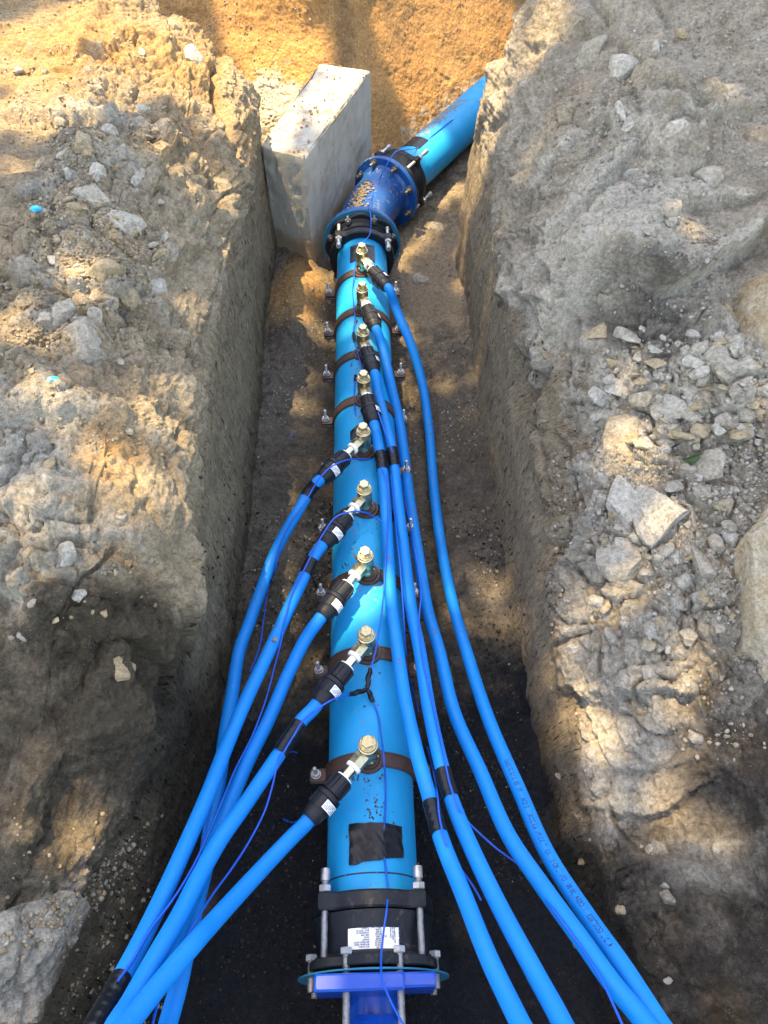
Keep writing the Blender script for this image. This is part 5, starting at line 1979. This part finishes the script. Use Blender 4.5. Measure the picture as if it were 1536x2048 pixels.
leaf(1382, 905, .075, .024, .5, 'dull green leaf among the rubble on the right bank, above the wedge-shaped rock')
leaf(912, 1350, .06, .014, .1, 'narrow green leaf on the dark floor between the right pipes')
for px, py, sz, lab in ((74, 417, .016, 'crumpled light blue plastic scrap on the upper left bank'), (104, 758, .013, 'small bright blue plastic cap on the left bank below the flat slab')):
    loc, nor, _ = hit(px, py)
    me = rock_mesh('plastic_scrap', int(px), (sz, sz * .55, sz * .4), M['litter'], 2, 5, .25)
    o = bpy.data.objects.new('plastic_scrap', me)
    COL.objects.link(o)
    o.location = loc + nor * sz * .3
    o.rotation_euler = (.2, .1, .4)
    tagset(o, lab, 'litter')
# pale chip lying on a service pipe
loc, nor, _ = hit(549, 1280)
o = bpy.data.objects.new('clod', meshes['rock2'][2])
COL.objects.link(o)
o.location = loc + nor * .005
o.scale = (.010, .009, .006)
tagset(o, 'single cream stone chip lying on the fourth nearest service pipe', 'clod')

# ------------------------------------------------------------------ the tree overhead that dapples the light
U_ = SUN.cross(Vector((0, 1, 0))).normalized()
W_ = U_.cross(SUN).normalized()
# sunny patches: photo pixel, radii in metres (across, along the view)
LIT = [
    (150, 90, .30, .34), (260, 60, .34, .36), (390, 60, .28, .4), (60, 215, .20, .12), (330, 150, .12, .10), (20, 340, .10, .06),
    (180, 175, .16, .10), (470, 150, .10, .18),
    (180, 560, .12, .085), (15, 650, .08, .12), (100, 690, .07, .05), (175, 745, .07, .04), (110, 800, .08, .06), (290, 805, .09, .09), (375, 820, .03, .10),
    (250, 945, .10, .06), (120, 1075, .09, .055), (215, 1085, .06, .04), (100, 1130, .05, .03),
    (440, 400, .05, .16), (330, 300, .08, .10), (470, 520, .04, .14), (390, 330, .07, .16),
    (595, 560, .08, .09), (600, 640, .07, .08), (570, 965, .04, .04),
    (500, 60, .16, .25), (600, 50, .10, .2), (560, 230, .14, .14), (670, 200, .12, .22), (690, 150, .10, .14), (620, 280, .03, .04),
    (850, 60, .10, .3), (930, 80, .18, .35), (1000, 80, .14, .35), (900, 200, .16, .22), (960, 200, .18, .25), (840, 250, .12, .14), (820, 160, .05, .1),
    (760, 400, .07, .10), (870, 300, .10, .14), (820, 350, .05, .08), (690, 460, .04, .05),
    (722, 500, .07, .07), (740, 560, .09, .10), (700, 600, .08, .08), (745, 620, .06, .08), (700, 660, .03, .05), (800, 680, .05, .05), (800, 760, .03, .05),
    (880, 760, .04, .04), (720, 1110, .06, .035), (740, 1150, .05, .03), (710, 1240, .035, .03), (800, 1220, .02, .06), 
    (965, 1255, .07, .055), (935, 1180, .05, .04), (1050, 1240, .03, .04),
    (1085, 20, .06, .10), (1065, 85, .03, .08), (1050, 130, .02, .06), (1110, 50, .02, .04),
    (1238, 893, .055, .045), (1310, 960, .05, .022), (1345, 1040, .04, .035), (1205, 1200, .05, .045), (1120, 1260, .04, .035), (1225, 1220, .03, .03),
    (1125, 1390, .045, .035), (1190, 1480, .045, .035), (1360, 1385, .035, .025), (1390, 1500, .035, .035), (1150, 1420, .03, .03), (1210, 1590, .03, .02), (1330, 1610, .03, .02),
    (1350, 1630, .03, .03), (1430, 1760, .02, .02), (1320, 1920, .03, .02), (1440, 1940, .02, .015),
    (70, 1930, .04, .04), (100, 2020, .05, .02), (30, 1980, .03, .03), (250, 1760, .015, .02),
]
refresh()
gaps = []
for px, py, ra, rb in LIT:
    loc, nor, _ = hit(px, py)
    rel = loc
    if px < 430 and py > 250:
        ra, rb = ra * .55, rb * .6
    u, v = rel.dot(U_), rel.dot(W_)
    gaps.append((u, v, ra, rb * max(.55, abs(W_.dot(Vector((0, 1, 0)))))))
G = np.array(gaps)
DIST = 12.0
nl = 60000
cu_ = RNG.uniform(-3.2, 3.4, nl)
cv_ = RNG.uniform(-2.2, 6.6, nl)
cw_ = DIST + RNG.uniform(0, 1.6, nl)
inside = np.zeros(nl, bool)
wob = .030 * RNG.normal(size=nl)
for u, v, ra, rb in G:
    inside |= (((cu_ - u) / (ra + .03 + wob))**2 + ((cv_ - v) / (rb + .03 + wob))**2) < 1
keep = ~inside
cu_, cv_, cw_ = cu_[keep], cv_[keep], cw_[keep]
k = len(cu_)
ctr = cu_[:, None] * np.array(U_) + cv_[:, None] * np.array(W_) + cw_[:, None] * np.array(SUN)
e1 = RNG.normal(size=(k, 3))
nrm = np.array(SUN)[None] + .45 * RNG.normal(size=(k, 3))
nrm /= np.linalg.norm(nrm, axis=1, keepdims=True)
e1 -= nrm * (e1 * nrm).sum(1, keepdims=True)
e1 /= np.linalg.norm(e1, axis=1, keepdims=True)
e2 = np.cross(nrm, e1)
sz = RNG.uniform(.045, .085, k)[:, None]
q0 = ctr - e1 * sz
q1 = ctr - e2 * sz * .62 + e1 * sz * .1
q2 = ctr + e1 * sz
q3 = ctr + e2 * sz * .62 + e1 * sz * .1
VV = np.stack([q0, q1, q2, q3], 1).reshape(-1, 3)
tree = empty('shade_tree', (-6.5, 1.6, .6), 'leafy tree standing beside the trench and shading it', 'tree')
me = bpy.data.meshes.new('crown')
VV = VV - np.array([-6.5, 1.6, .6])
me.vertices.add(len(VV))
me.vertices.foreach_set('co', VV.astype(np.float32).ravel())
me.loops.add(len(VV))
me.loops.foreach_set('vertex_index', np.arange(len(VV), dtype=np.int32))
me.polygons.add(k)
me.polygons.foreach_set('loop_start', np.arange(0, len(VV), 4, dtype=np.int32))
me.update(calc_edges=True)
me.materials.append(M['leaf'])
o = bpy.data.objects.new('crown', me)
COL.objects.link(o)
o.parent = tree
tc = [Vector((0, 0, -.3)), Vector((.1, .05, 1.5)), Vector((.35, 0, 3.2)), Vector((.9, .05, 5.0)), Vector((1.6, .1, 6.8)), Vector((2.0, .2, 8.0))]
cvt = catmull(tc, .15)
tube_mb(cvt, .2, 18, lambda j, th: .24 * (1 - .8 * j / len(cvt)) * (1 + .08 * math.sin(3 * th + j))).build('trunk', M['bark'], tree)

print('objects', len(SC.objects))
